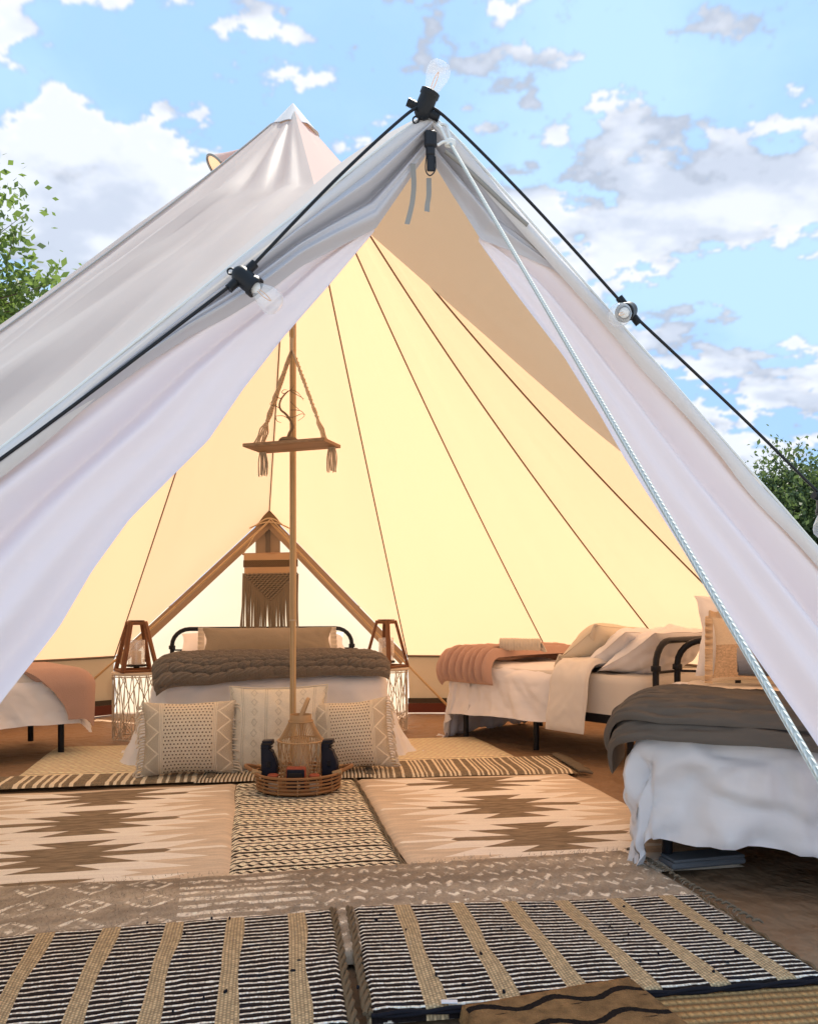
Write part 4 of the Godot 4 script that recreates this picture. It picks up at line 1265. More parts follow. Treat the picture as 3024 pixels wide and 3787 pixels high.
func double_bed() -> void:
	var at := V(-0.930, 0, -5.22)
	var th := 0.212
	bed(at, th, 0.69, 0.93, "black metal double bed at the back of the tent, under the wall hanging", true)
	var P := {"hw": 0.69, "hl": 0.93, "R": 0.14, "top": 0.50, "flare": 0.38, "seed": 2.0, "puff": 0.02}
	duvet(at, th, P, 1.16, 1.27, 0.16, 7.0, "white duvet hanging to the floor over the double bed", "white duvets on the beds")
	var t := thing("knit_throw", "chunky grey brown knitted throw folded across the foot of the double bed", "throw", at, th)
	var PT := P.duplicate(); PT.top = 0.525; PT.hw = 0.70; PT.hl = 0.945
	var g := pad(300, 150, func(u: float, w: float) -> Vector3:
		var a := lerpf(-0.655, 0.66, u)
		var b := lerpf(0.57, 0.945 + 0.08 * pow(1.0 - u, 3.0), w) + 0.02 * noise(u * 3.0, 1.0)
		return drape(a, b, PT), 0.036,
	func(u: float, w: float) -> float:
		var k := w * 10.0 + 0.25 * sin(u * 7.0) + 0.9 * noise(u * 1.6, w * 1.2) + 0.8 * sm(0.3, 0.0, u)
		var row := floor(k)
		var c := u * 15.0 + 0.5 * fmod(row, 2.0) + 0.5 * noise(u * 3.0, row * 0.31)
		var dx := (fr(c) - 0.5) * 2.0
		var dy := (fr(k) - 0.5) * 2.0
		return 0.028 * sqrt(maxf(0.0, 1.0 - 0.55 * pow(absf(dx), 3.0) - dy * dy)) + 0.004 * sin((dx * 2.2 + dy * 3.0) * PI) + 0.020 * noise(u * 2.0, w * 1.5, 6.0) + 0.003 * noise(u * 40.0, w * 20.0), 12.0)
	obj("knit", g, M.knit_grey, t)
	# pillows against the headboard
	var base := Transform3D(Basis(V(0, 1, 0), th), at)
	for x in [-0.31, 0.31]:
		var o := obj("sleeping_pillow", pillow(0.62, 0.36, 0.15, 36, 0.008, x), M.linen_white)
		tag(o, "white sleeping pillow behind the taupe bolster, on the " + ("left" if x < 0 else "right"), "pillow", "white pillows on the double bed")
		place(o, base * V(x, 0.48, -0.60), th, -1.12)
	t = thing("bolster_cushion", "long taupe velvet cushion propped on the double bed headboard", "cushion")
	obj("cover", pillow(0.96, 0.235, 0.19, 60, 0.010, 3.0), M.velvet_taupe, t)
	for x in [-1.0, 1.0]:
		var g2 := Geo.new().grid(4, 24, func(u: float, v: float) -> Vector3: return V(x * (0.455 + 0.045 * u), 0.005 + 0.225 * v, 0.012 * sin(v * 40.0) * u))
		obj("fringe_edge", g2, M.towel_cream, t)
	place(t, base * V(0.02, 0.478, -0.50), th, -0.42)
	# cushions standing on the floor against the bed
	for q in [[V(-1.085, 0.012, -3.88), 0.20, -0.22, 0.0, 0.46, 0.37, "square macrame cushion with tasselled sides, left of the cream cushion"], [V(-0.275, 0.016, -3.98), 0.05, -0.22, 0.085, 0.40, 0.36, "square macrame cushion with tasselled sides, right of the tent pole"]]:
		var c := thing("macrame_cushion", q[6], "cushion", Vector3.ZERO, 0.0, "macrame cushions on the floor")
		obj("cover", pillow(q[4], q[5], 0.23, 56, 0.006, q[0].x), M.macrame, c)
		for s in [-1.0, 1.0]:
			for k in 26:
				var y: float = 0.01 + (q[5] - 0.03) * k / 25.0
				var inw := 0.045 * (1.0 - pow(2.0 * y / q[5] - 1.0, 2.0)) * 0.32
				var x0: float = s * (q[4] / 2.0 - inw)
				var l := rng.randf_range(0.035, 0.06)
				var yy: float = max(0.006, y - rng.randf_range(0.02, 0.055))
				obj("tassel", Geo.new().tube(curve([V(x0 - s * 0.02, y, 0.0), V(x0 + s * l * 0.4, y - 0.008, rng.randf_range(-0.02, 0.025)), V(x0 + s * l * 0.6, yy, rng.randf_range(-0.03, 0.03))], 3), 0.0042, 5), M.macrame_cord, c)
		place(c, q[0], q[1], q[2], q[3])
	var c := thing("embroidered_cushion", "large cream embroidered cushion standing behind the tent pole", "cushion")
	obj("cover", pillow(0.50, 0.435, 0.20, 56, 0.010, 8.0), M.embroidered, c)
	var pip := PackedVector3Array()
	for i in 81:
		var f := i / 80.0 * 4.0
		var k := int(min(floor(f), 3.0))
		var m := (f - k) * 2.0 - 1.0
		var ab: Array = [[m, -1.0], [1.0, m], [-m, 1.0], [-1.0, -m]][k]
		pip.append(V(0.25 * ab[0] * (1.0 - 0.07 * (1.0 - ab[1] * ab[1])), 0.2175 + 0.2175 * ab[1] * (1.0 - 0.07 * (1.0 - ab[0] * ab[0])), 0.003))
	obj("piping", Geo.new().tube(pip, 0.0035, 6, false), M.cushion_cream, c)
	place(c, V(-0.655, 0.012, -3.98), 0.12, -0.20, 0.01)

func towel_roll(called: String, label: String, at: Vector3, turn: float, r: float, l: float, m: Material, inner: Material, turns := 3.2, ribs := 0) -> Node3D:
	var t := thing(called, label, "towel", at, turn)
	var f := func(k: float) -> float: return r * (0.16 + 0.84 * k)
	var g := Geo.new()
	for side in [0.0, 1.0]:
		g.grid(110, 14 if ribs == 0 else ribs * 4, func(u: float, v: float) -> Vector3:
			var a := turns * TAU * u
			var rr: float = f.call(u) - side * 0.006 + (0.0 if ribs == 0 else 0.0022 * sin(v * TAU * ribs) * u * u)
			rr += 0.004 * noise(u * 4.0, v * 2.0, 3.0)
			return V((v - 0.5) * l + 0.010 * noise(u * 5.0, 2.0) * (v - 0.5) * 2.0, r + rr * sin(a) * 0.88 - r * 0.1, rr * cos(a)))
	obj("rolled_cloth", g, m, t)
	var e := Geo.new()
	for x in [-0.5, 0.5]:
		for k in 2:
			e.grid(110, 1, func(u: float, v: float) -> Vector3:
				var a := turns * TAU * u
				var rr: float = f.call(u) - 0.006 * v
				return V(x * (l + 0.001) + 0.010 * noise(u * 5.0, 2.0) * x * 2.0, r + rr * sin(a) * 0.88 - r * 0.1, rr * cos(a)))
	obj("rolled_edge", e, inner, t)
	return t

func quilt(u: float, w: float, rows: float, s: float) -> float:
	var k := u * rows + 0.25 * noise(u * 3.0, w * 3.0, s)
	var split := absf(sin(PI * (w * 2.0 + 0.3 * noise(u * 4.0, 3.0, s))))
	return 0.046 * pow(absf(sin(PI * fr(k))), 0.9) * (0.75 + 0.25 * pow(split, 0.4)) + 0.008 * noise(u * 6.0, w * 6.0, s) + 0.004 * noise(u * 20.0, w * 12.0, s)

func right_beds() -> void:
	# the one against the back wall
	var at := V(1.05, 0, -4.87)
	var th := -2.406
	bed(at, th, 0.45, 0.76, "black metal single bed at the back right wall, its rail showing", true)
	var P := {"hw": 0.46, "hl": 0.77, "R": 0.12, "top": 0.505, "flare": 0.10, "seed": 5.0, "puff": 0.016}
	var d := duvet(at, th, P, 0.745, 0.78, 0.50, 9.0, "white duvet with its head end folded back on the back right bed", "white duvets on the beds")
	var PF := P.duplicate(); PF.top = 0.53; PF.hw = 0.475
	obj("turned_fold", pad(90, 30, func(u: float, w: float) -> Vector3: return drape(lerpf(-0.55, 0.80, u), lerpf(-0.40, -0.19 + 0.05 * u, w) + 0.02 * noise(u * 2.0, 3.0), PF), 0.018, func(u: float, w: float) -> float: return 0.012 * creases(u * 3.0, w * 0.8, 1.0, 3.0) + 0.008 * noise(u * 3.0, w), 10.0), M.fold_white, d)
	var t := thing("fur_throw", "dusty pink quilted fur throw across the foot of the back right bed", "throw", at, th, "pink fur throws")
	var PT := P.duplicate(); PT.top = 0.528; PT.hw = 0.475; PT.hl = 0.785
	obj("quilted_fur", pad(140, 70, func(u: float, w: float) -> Vector3: return drape(lerpf(-0.56, 0.585, u), lerpf(0.28 + 0.10 * sin(PI * u), 0.80, w), PT), 0.022, func(u: float, w: float) -> float: return quilt(w, u, 9.0, 2.0), 10.0), M.fur_pink, t)
	t = towel_roll("rolled_towel", "rolled cream ribbed towel lying on the pink throw of the back right bed", V(0.70, 0.560, -4.98), -0.12, 0.048, 0.25, M.towel_cream, M.towel_cream, 3.2, 14)
	for k in 14:
		var y := 0.02 + 0.05 * rng.randf()
		obj("fringe_strand", Geo.new().tube(curve([V(0.115, y, rng.randf_range(-0.01, 0.04)), V(0.14, y - 0.02, rng.randf_range(0.0, 0.05)), V(0.145 + 0.02 * rng.randf(), 0.002, rng.randf_range(0.01, 0.06))], 3), 0.0035, 5), M.towel_cream, t)
	var base := Transform3D(Basis(V(0, 1, 0), th), at)
	var o := obj("sleeping_pillow", pillow(0.72, 0.42, 0.23, 48, 0.022, 4.0), M.linen_white)
	tag(o, "white sleeping pillow at the headboard of the back right bed", "pillow", "white pillows on the single beds")
	place(o, base * V(0.03, 0.49, -0.40), th, -1.02)
	o = obj("sleeping_pillow", pillow(0.66, 0.38, 0.20, 48, 0.022, 9.0), M.linen_white)
	tag(o, "white pillow in front of the other on the back right bed, its corner standing up", "pillow", "white pillows on the single beds")
	place(o, base * V(0.05, 0.50, -0.26), th, -0.98)
	t = thing("tasselled_cushion", "cream cushion with corner tassels lying on the back right bed", "cushion")
	obj("cover", pillow(0.42, 0.33, 0.19, 44, 0.008, 6.0), M.cushion_cream, t)
	for q in [[0.20, 0.01], [0.20, 0.31], [-0.20, 0.01]]:
		var p := V(q[0], q[1], 0.012)
		obj("tassel_head", Geo.new().box(p, V(0.022, 0.026, 0.022), 0.008), M.towel_cream, t)
		var g := Geo.new()
		for k in 16:
			var a := TAU * k / 16.0
			g.tube(pts([p + V(0.007 * cos(a), -0.006, 0.007 * sin(a)), p + V(0.013 * cos(a) + signf(q[0]) * 0.012, -0.028, 0.013 * sin(a) - 0.028), p + V(0.017 * cos(a) + signf(q[0]) * 0.018, -0.050, 0.017 * sin(a) - 0.052)]), 0.003, 4)
		obj("tassel", g, M.towel_cream, t)
	place(t, base * V(0.10, 0.53, -0.08), th, -0.92, 0.05)
	# the near one at the right edge
	at = V(1.406, 0, -3.13)
	th = -0.39
	bed(at, th, 0.38, 0.885, "black metal single bed nearest the door on the right, mostly under its duvet", true)
	P = {"hw": 0.495, "hl": 0.93, "R": 0.16, "top": 0.505, "flare": 0.0, "seed": 11.0, "puff": 0.03, "crease": 3.6}
	duvet(at, th, P, 0.875, 1.24, 0.02, 10.0, "white puffy duvet hanging from the near right bed at the picture's edge", "white duvets on the beds")
	t = thing("muslin_blanket", "dark grey crinkled blanket doubled across the foot of the near right bed", "blanket", at, th)
	for layer in 2:
		var Q := P.duplicate(); Q.top = 0.520 + 0.018 * layer; Q.hw = 0.478 + 0.014 * layer; Q.hl = 0.930 + 0.012 * layer
		var lay := layer
		obj("upper_layer" if layer else "under_layer", pad(160, 80, func(u: float, w: float) -> Vector3:
			var hang := 1.0 - sm(0.0, 0.3, u)
			return drape(lerpf(-0.635 + 0.03 * lay, 0.56, u), lerpf(0.44 + 0.02 * hang, 0.945 - 0.035 * lay - 0.16 * hang * hang, w) + 0.012 * noise(u * 3.0, lay), Q), 0.010 + 0.008 * layer,
		func(u: float, w: float) -> float: return 0.012 * creases(u * 1.6, w * 4.5, lay, 5.0) + 0.018 * noise(u * 4.0, w * 18.0, 2.0) + 0.010 * noise(u * 2.0, w * 3.0, 8.0), 12.0), M.muslin_grey, t)
	base = Transform3D(Basis(V(0, 1, 0), th), at)
	o = obj("sleeping_pillow", pillow(0.66, 0.42, 0.22, 44, 0.018, 14.0), M.linen_white)
	tag(o, "white pillow standing behind the two-tone tan cushion on the near right bed", "pillow", "white pillows on the single beds")
	place(o, base * V(0.045, 0.50, -0.72), th, -0.30)
	t = thing("two_tone_cushion", "tan and cream cushion with a ruffled edge on the near right bed", "cushion")
	obj("cover", pillow(0.42, 0.31, 0.13, 44, 0.004, 2.0), M.two_tone, t)
	for k in 3:
		obj("ruffle", Geo.new().grid(90, 4, func(u: float, v: float) -> Vector3:
			var m := 2.0 * u - 1.0
			var w := 0.035 * v
			var wav := 0.022 * sin(u * 46.0 + 3.0 * sin(u * 9.0) + k) * v + 0.008 * sin(u * 131.0) * v
			if k == 0: return V(m * 0.225, 0.305 + w, wav)
			return V((-1.0 if k == 1 else 1.0) * (0.205 + w), 0.155 + m * 0.165, wav)), M.ruffle_tan, t)
	place(t, base * V(0.005, 0.49, -0.57), th, -0.20)
	t = towel_roll("rolled_towel", "rolled grey towel with a pale edge on the dark blanket", base * V(0.075, 0.600, 0.50), th, 0.060, 0.34, M.towel_grey, M.towel_band, 3.4)
	o = obj("folded_mat", Geo.new().box(V(0, 0.02, 0), V(0.27, 0.020, 0.09), 0.006).box(V(0, 0.036, 0.003), V(0.26, 0.010, 0.085), 0.004), M.mat_blue)
	tag(o, "folded blue grey mat on the floor under the near right bed", "mat")
	o.position = V(0.955, 0.0, -2.57); o.rotation.y = 0.25

func left_bed() -> void:
	var at := V(-2.585, 0, -4.366)
	var th := 2.292
	bed(at, th, 0.36, 0.70, "black metal single bed at the left edge, one leg showing", true)
	var P := {"hw": 0.38, "hl": 0.72, "R": 0.13, "top": 0.475, "flare": 0.10, "seed": 17.0, "puff": 0.02}
	duvet(at, th, P, 0.61, 0.96, 0.0, 8.0, "white duvet on the left bed, half hidden by the net curtain", "white duvets on the beds")
	var t := thing("fur_throw", "dusty pink quilted fur throw hanging off the end of the left bed", "throw", at, th, "pink fur throws")
	var PT := P.duplicate(); PT.top = 0.495; PT.hw = 0.40; PT.hl = 0.74
	obj("quilted_fur", pad(140, 60, func(u: float, w: float) -> Vector3:
		var hang := sm(0.55, 1.0, u)
		return drape(lerpf(0.41, -0.63, u), lerpf(0.27 + 0.27 * hang, 0.72 + 0.10 * hang, w), PT), 0.022, func(u: float, w: float) -> float: return quilt(u, w, 13.0, 5.0), 8.0), M.fur_pink, t)
	towel_roll("rolled_towel", "rolled cream ribbed towel on the left bed beside the net curtain", at + V(-0.035, 0.52, -0.32), 0.5, 0.045, 0.22, M.towel_cream, M.towel_cream, 3.2, 12)

# ---------------------------------------------------------------- side tables, lanterns
func side_tables() -> void:
	var t := thing("side_table", "white wire side table left of the double bed", "side table", V(-1.735, 0.006, -5.02), 0.2, "white wire side tables beside the double bed")
	var r := 0.152
	obj("table_top", Geo.new().lathe(PackedVector2Array([Vector2(0.0, 0.424), Vector2(r - 0.002, 0.424), Vector2(r, 0.421), Vector2(r, 0.408), Vector2(r - 0.004, 0.406), Vector2(0.0, 0.406)]), 40), M.wire, t)
	for y in [0.006, 0.398]:
		var p := PackedVector3Array()
		for i in 33: p.append(V(0.146 * cos(TAU * i / 32), y, 0.146 * sin(TAU * i / 32)))
		obj("ring", Geo.new().tube(p, 0.004, 6, false), M.wire, t)
	for k in 10:
		var a := TAU * k / 10.0
		var q := func(ang: float, y: float) -> Vector3: return V(0.146 * cos(ang), y, 0.146 * sin(ang))
		var dd := TAU / 10.0
		for e in [[a, 0.398, a + dd * 0.5, 0.006], [a, 0.398, a - dd * 0.5, 0.006], [a + dd * 0.5, 0.398, a + dd * 0.35, 0.006], [a, 0.12, a + dd * 0.9, 0.006], [a, 0.12, a - dd * 0.9, 0.006], [a + dd * 0.1, 0.398, a + dd * 1.1, 0.20]]:
			obj("wire", Geo.new().tube(pts([q.call(e[0], e[1]), q.call(e[2], e[3])]), 0.0029, 5), M.wire, t)
	var c := t.duplicate()
	add_child(c, true)
	c.position = V(-0.155, 0.006, -5.36); c.rotation.y = 1.1
	tag(c, "white wire side table right of the double bed", "side table", "white wire side tables beside the double bed")
	var l := thing("wooden_lantern", "dark wooden lantern with a glass cylinder on the left side table", "lantern", V(-1.735, 0.431, -5.02), 0.55, "wooden lanterns on the side tables")
	for k in 4:
		var a := PI / 2.0 * k + PI / 4
		var lo := V(0.150 * cos(a), 0.0, 0.150 * sin(a))
		var hi := V(0.062 * cos(a), 0.318, 0.062 * sin(a))
		obj("post", Geo.new().bar(lo, hi, 0.030, 0.018, V(-sin(a), 0, cos(a)), 0.003), M.wood_dark, l)
		var b := a + PI / 2.0
		var lo2 := V(0.150 * cos(b), 0.0, 0.150 * sin(b))
		var hi2 := V(0.062 * cos(b), 0.318, 0.062 * sin(b))
		obj("bottom_rail", Geo.new().bar(lo + V(0, 0.009, 0), lo2 + V(0, 0.009, 0), 0.016, 0.018, V(0, 1, 0), 0.003), M.wood_dark, l)
		obj("top_rail", Geo.new().bar(hi - V(0, 0.011, 0), hi2 - V(0, 0.011, 0), 0.022, 0.018, V(0, 1, 0), 0.003), M.wood_dark, l)
	obj("top_plate", Geo.new().box(V(0, 0.322, 0), V(0.085, 0.006, 0.085), 0.002), M.metal_dark, l)
	obj("candle_plate", Geo.new().lathe(PackedVector2Array([Vector2(0.0, 0.020), Vector2(0.018, 0.020), Vector2(0.018, 0.030), Vector2(0.060, 0.031), Vector2(0.062, 0.044), Vector2(0.0, 0.044)]), 28), M.metal_dark, l)
	obj("glass_cylinder", Geo.new().lathe(PackedVector2Array([Vector2(0.052, 0.045), Vector2(0.052, 0.20), Vector2(0.049, 0.20), Vector2(0.049, 0.045)]), 32), M.glass, l)
	obj("candle", Geo.new().lathe(PackedVector2Array([Vector2(0.0, 0.045), Vector2(0.030, 0.045), Vector2(0.030, 0.125), Vector2(0.026, 0.130), Vector2(0.0, 0.126)]), 24), M.frosted, l)
	c = l.duplicate()
	add_child(c, true)
	c.position = V(-0.155, 0.431, -5.36); c.rotation.y = 0.95
	tag(c, "dark wooden lantern on the right side table, partly behind the knitted throw", "lantern", "wooden lanterns on the side tables")

func pole() -> void:
	var t := thing("tent_pole", "tall pale wooden centre pole standing behind the bamboo lantern", "pole")
	var a := V(-0.562, 0.012, -3.82)
	var b := V(-0.589, 3.37, -4.0)
	var m := a.lerp(b, 0.228)
	obj("lower_section", Geo.new().tube(pts([a, m]), 0.0150, 16, true, 0.6), M.pole_wood, t)
	obj("upper_section", Geo.new().tube(pts([m, b]), 0.0163, 16, true, 0.6), M.pole_wood, t)
	obj("ferrule", Geo.new().tube(pts([m - (b - a) * 0.001, m + (b - a) * 0.0012]), 0.0172, 16), M.strap_cord, t)

func wall_hanging() -> void:
	var t := thing("wall_hanging", "woven wall hanging with long knotted fringe above the double bed headboard", "wall hanging", V(-1.075, 0.0, -6.13), 0.21)
	var hw := 0.205
	obj("dowel", Geo.new().tube(pts([[-hw - 0.012, 1.247, 0], [hw + 0.012, 1.262, 0]]), 0.008, 10), M.board_wood, t)
	for s in [-1.0, 1.0]:
		obj("hanging_cord", Geo.new().tube(pts([[s * hw, 1.255, 0], [s * 0.12, 1.40, 0.0], [0.0, 1.525, 0.0]]), 0.004, 5), M.cord_pale, t)
	var strip := func(y0: float, y1: float, k: float) -> Geo:
		return Geo.new().grid(20, 4, func(u: float, v: float) -> Vector3: return V((u - 0.5) * 2.0 * hw * k, lerpf(y1, y0, v) + 0.012 * (u - 0.5), 0.010 + 0.004 * sin(u * 9.0 + v)))
	obj("top_cloth", strip.call(1.205, 1.255, 1.0), M.hanging_cloth, t)
	obj("knot_band", strip.call(1.150, 1.205, 1.02), M.knot_band, t)
	obj("middle_cloth", strip.call(1.098, 1.150, 0.98), M.hanging_cloth, t)
	# the weave that narrows to a point, then the fringe
	for k in 13:
		var y := 1.095 - 0.0165 * k
		var w := hw * (1.0 - k / 13.5)
		var p := PackedVector3Array()
		for i in 41:
			var x := lerpf(-w, w, i / 40.0)
			p.append(V(x, y + 0.004 * sin(x * 190.0 + k * PI) + 0.012 * x / hw * 0.5, 0.014 + 0.004 * cos(x * 190.0 + k * PI)))
		obj("woven_row", Geo.new().tube(p, 0.0078, 5), M.hanging_yarn, t)
	obj("woven_back", Geo.new().grid(8, 8, func(u: float, v: float) -> Vector3:
		return V((2.0 * u - 1.0) * hw * (1.0 - v * 0.95), 1.10 - 0.215 * v, 0.008)), M.hanging_yarn, t)
	for k in 54:
		var x := lerpf(-hw * 1.02, hw * 1.02, k / 53.0)
		var top := 1.095 - 0.21 * (1.0 - absf(x) / hw)
		var sway := rng.randf_range(-0.012, 0.012)
		obj("fringe_strand", Geo.new().tube(curve([V(x, top, 0.012), V(x + sway * 0.4 - 0.003, lerpf(top, 0.64, 0.5), 0.016 + rng.randf_range(-0.005, 0.006)), V(x * 1.02 + sway, 0.66 + 0.03 * absf(x) / hw - rng.randf() * 0.04, 0.012 + rng.randf_range(-0.006, 0.01))], 4), 0.0058, 5), M.hanging_yarn, t)
	for q in [[-0.215, 0.62], [-0.225, 0.66]]:
		obj("fringe_strand", Geo.new().tube(curve([V(-0.20, 1.09, 0.015), V(-0.212, 0.9, 0.018), V(q[0] - 0.008, q[1], 0.014)], 4), 0.0045, 5), M.hanging_yarn, t)

func shelf() -> void:
	var t := thing("hanging_shelf", "small wooden swing shelf on macrame straps hung from the tent pole", "shelf", V(-0.556, 1.609, -3.742), -0.335)
	obj("board", Geo.new().box(Vector3.ZERO, V(0.425, 0.016, 0.185), 0.002), M.board_wood, t)
	var top := V(0.01, 0.455, 0.015)
	var lp := PackedVector3Array()
	for i in 21: lp.append(top + V(0.012 * sin(TAU * i / 20), 0.045 - 0.030 * cos(TAU * i / 20) + 0.03, 0.0))
	obj("hanging_loop", Geo.new().tube(lp, 0.004, 6), M.strap_cord, t)
	obj("wrapped_neck", Geo.new().tube(pts([top + V(0, 0.05, 0), top + V(0, -0.005, 0)]), 0.0095, 8), M.strap_cord, t)
	for s in [-1.0, 1.0]:
		var foot := V(s * 0.178, 0.008, 0.0)
		# knotted strap: cords that part at both ends and knot together between
		for k in 6:
			var f := (k - 2.5) / 2.5
			var p := []
			for i in 13:
				var q := i / 12.0
				var c := top.lerp(foot, q)
				var wide := 0.010 + 0.055 * pow(q, 2.2) if q > 0.75 else 0.012 + 0.010 * sin(q * PI)
				p.append(c + V(0.4 * f * wide * 0.5, 0, f * wide) + V(0.003 * sin(q * 40.0 + k * 2.0), 0, 0.003 * cos(q * 40.0 + k * 2.0)))
			obj("strap_cord", Geo.new().tube(curve(p, 2), 0.0038, 5), M.strap_cord, t)
		for i in 15:
			var q := 0.10 + 0.045 * i
			obj("strap_knot", Geo.new().box(top.lerp(foot, q) + V(0, 0, 0.0), V(0.013, 0.010, 0.030), 0.004), M.strap_cord, t)
		var g := 0
		for k in 12:
			var f := k / 11.0
			var x: float = s * 0.185 + (f - 0.5) * 0.045
			obj("tassel", Geo.new().tube(curve([V(s * 0.185 + (f - 0.5) * 0.03, -0.006, -0.05), V(x, -0.06, -0.052 + rng.randf_range(-0.01, 0.01)), V(x + rng.randf_range(-0.004, 0.004), -0.118 - 0.012 * rng.randf(), -0.05)], 3), 0.0026, 5), M.strap_cord, t)
	var w := thing("driftwood_tree", "little bare driftwood tree on a round foot, standing on the hanging shelf", "ornament", V(-0.565, 1.618, -3.70), 0.2)
	obj("foot", Geo.new().lathe(PackedVector2Array([Vector2(0.0, 0.020), Vector2(0.036, 0.019), Vector2(0.046, 0.010), Vector2(0.047, 0.0), Vector2(0.0, 0.0)]), 28), M.driftwood, w)
	var k := 0.000388
	var B := func(a: Array) -> PackedVector3Array:
		var p := []
		for q in a: p.append(V((q[0] - 780) * k, (1545 - q[1]) * k, q[2] * 0.001))
		return curve(p, 4)
	var tr: PackedVector3Array = B.call([[760, 1540, 0], [790, 1440, 4], [830, 1360, 8], [790, 1270, 10], [740, 1210, 12], [690, 1170, 10], [670, 1110, 12], [690, 1040, 16], [740, 970, 12], [780, 930, 10]])
	obj("trunk", Geo.new().tube(tr, _taper(tr.size(), 0.0075, 0.0032), 7), M.driftwood, w)
	for q in [[[780, 1270, 10], [720, 1240, 14], [650, 1245, 20], [610, 1260, 24]], [[690, 1165, 10], [640, 1130, 14], [560, 1110, 16], [590, 1065, 20]], [[735, 965, 12], [820, 915, 6], [900, 950, 0], [960, 1025, -6]], [[800, 930, 10], [860, 970, 20], [930, 1010, 22], [960, 1025, 24]], [[780, 1255, 10], [850, 1235, 0], [930, 1190, -10], [980, 1195, -14]], [[800, 1160, 6], [880, 1160, 12], [940, 1180, 16], [965, 1230, 16], [890, 1290, 10]], [[690, 1030, 14], [640, 1020, 20], [625, 990, 26]], [[740, 970, 12], [700, 950, 0], [720, 910, -8], [760, 905, -12]], [[620, 1250, 20], [640, 1310, 26], [690, 1330, 26]], [[800, 1060, 8], [860, 1110, 2], [910, 1145, -4]], [[800, 920, 10], [830, 890, 16], [838, 865, 20]]]:
		var p: PackedVector3Array = B.call(q)
		obj("twig", Geo.new().tube(p, _taper(p.size(), 0.0023, 0.0010), 5), M.driftwood, w)

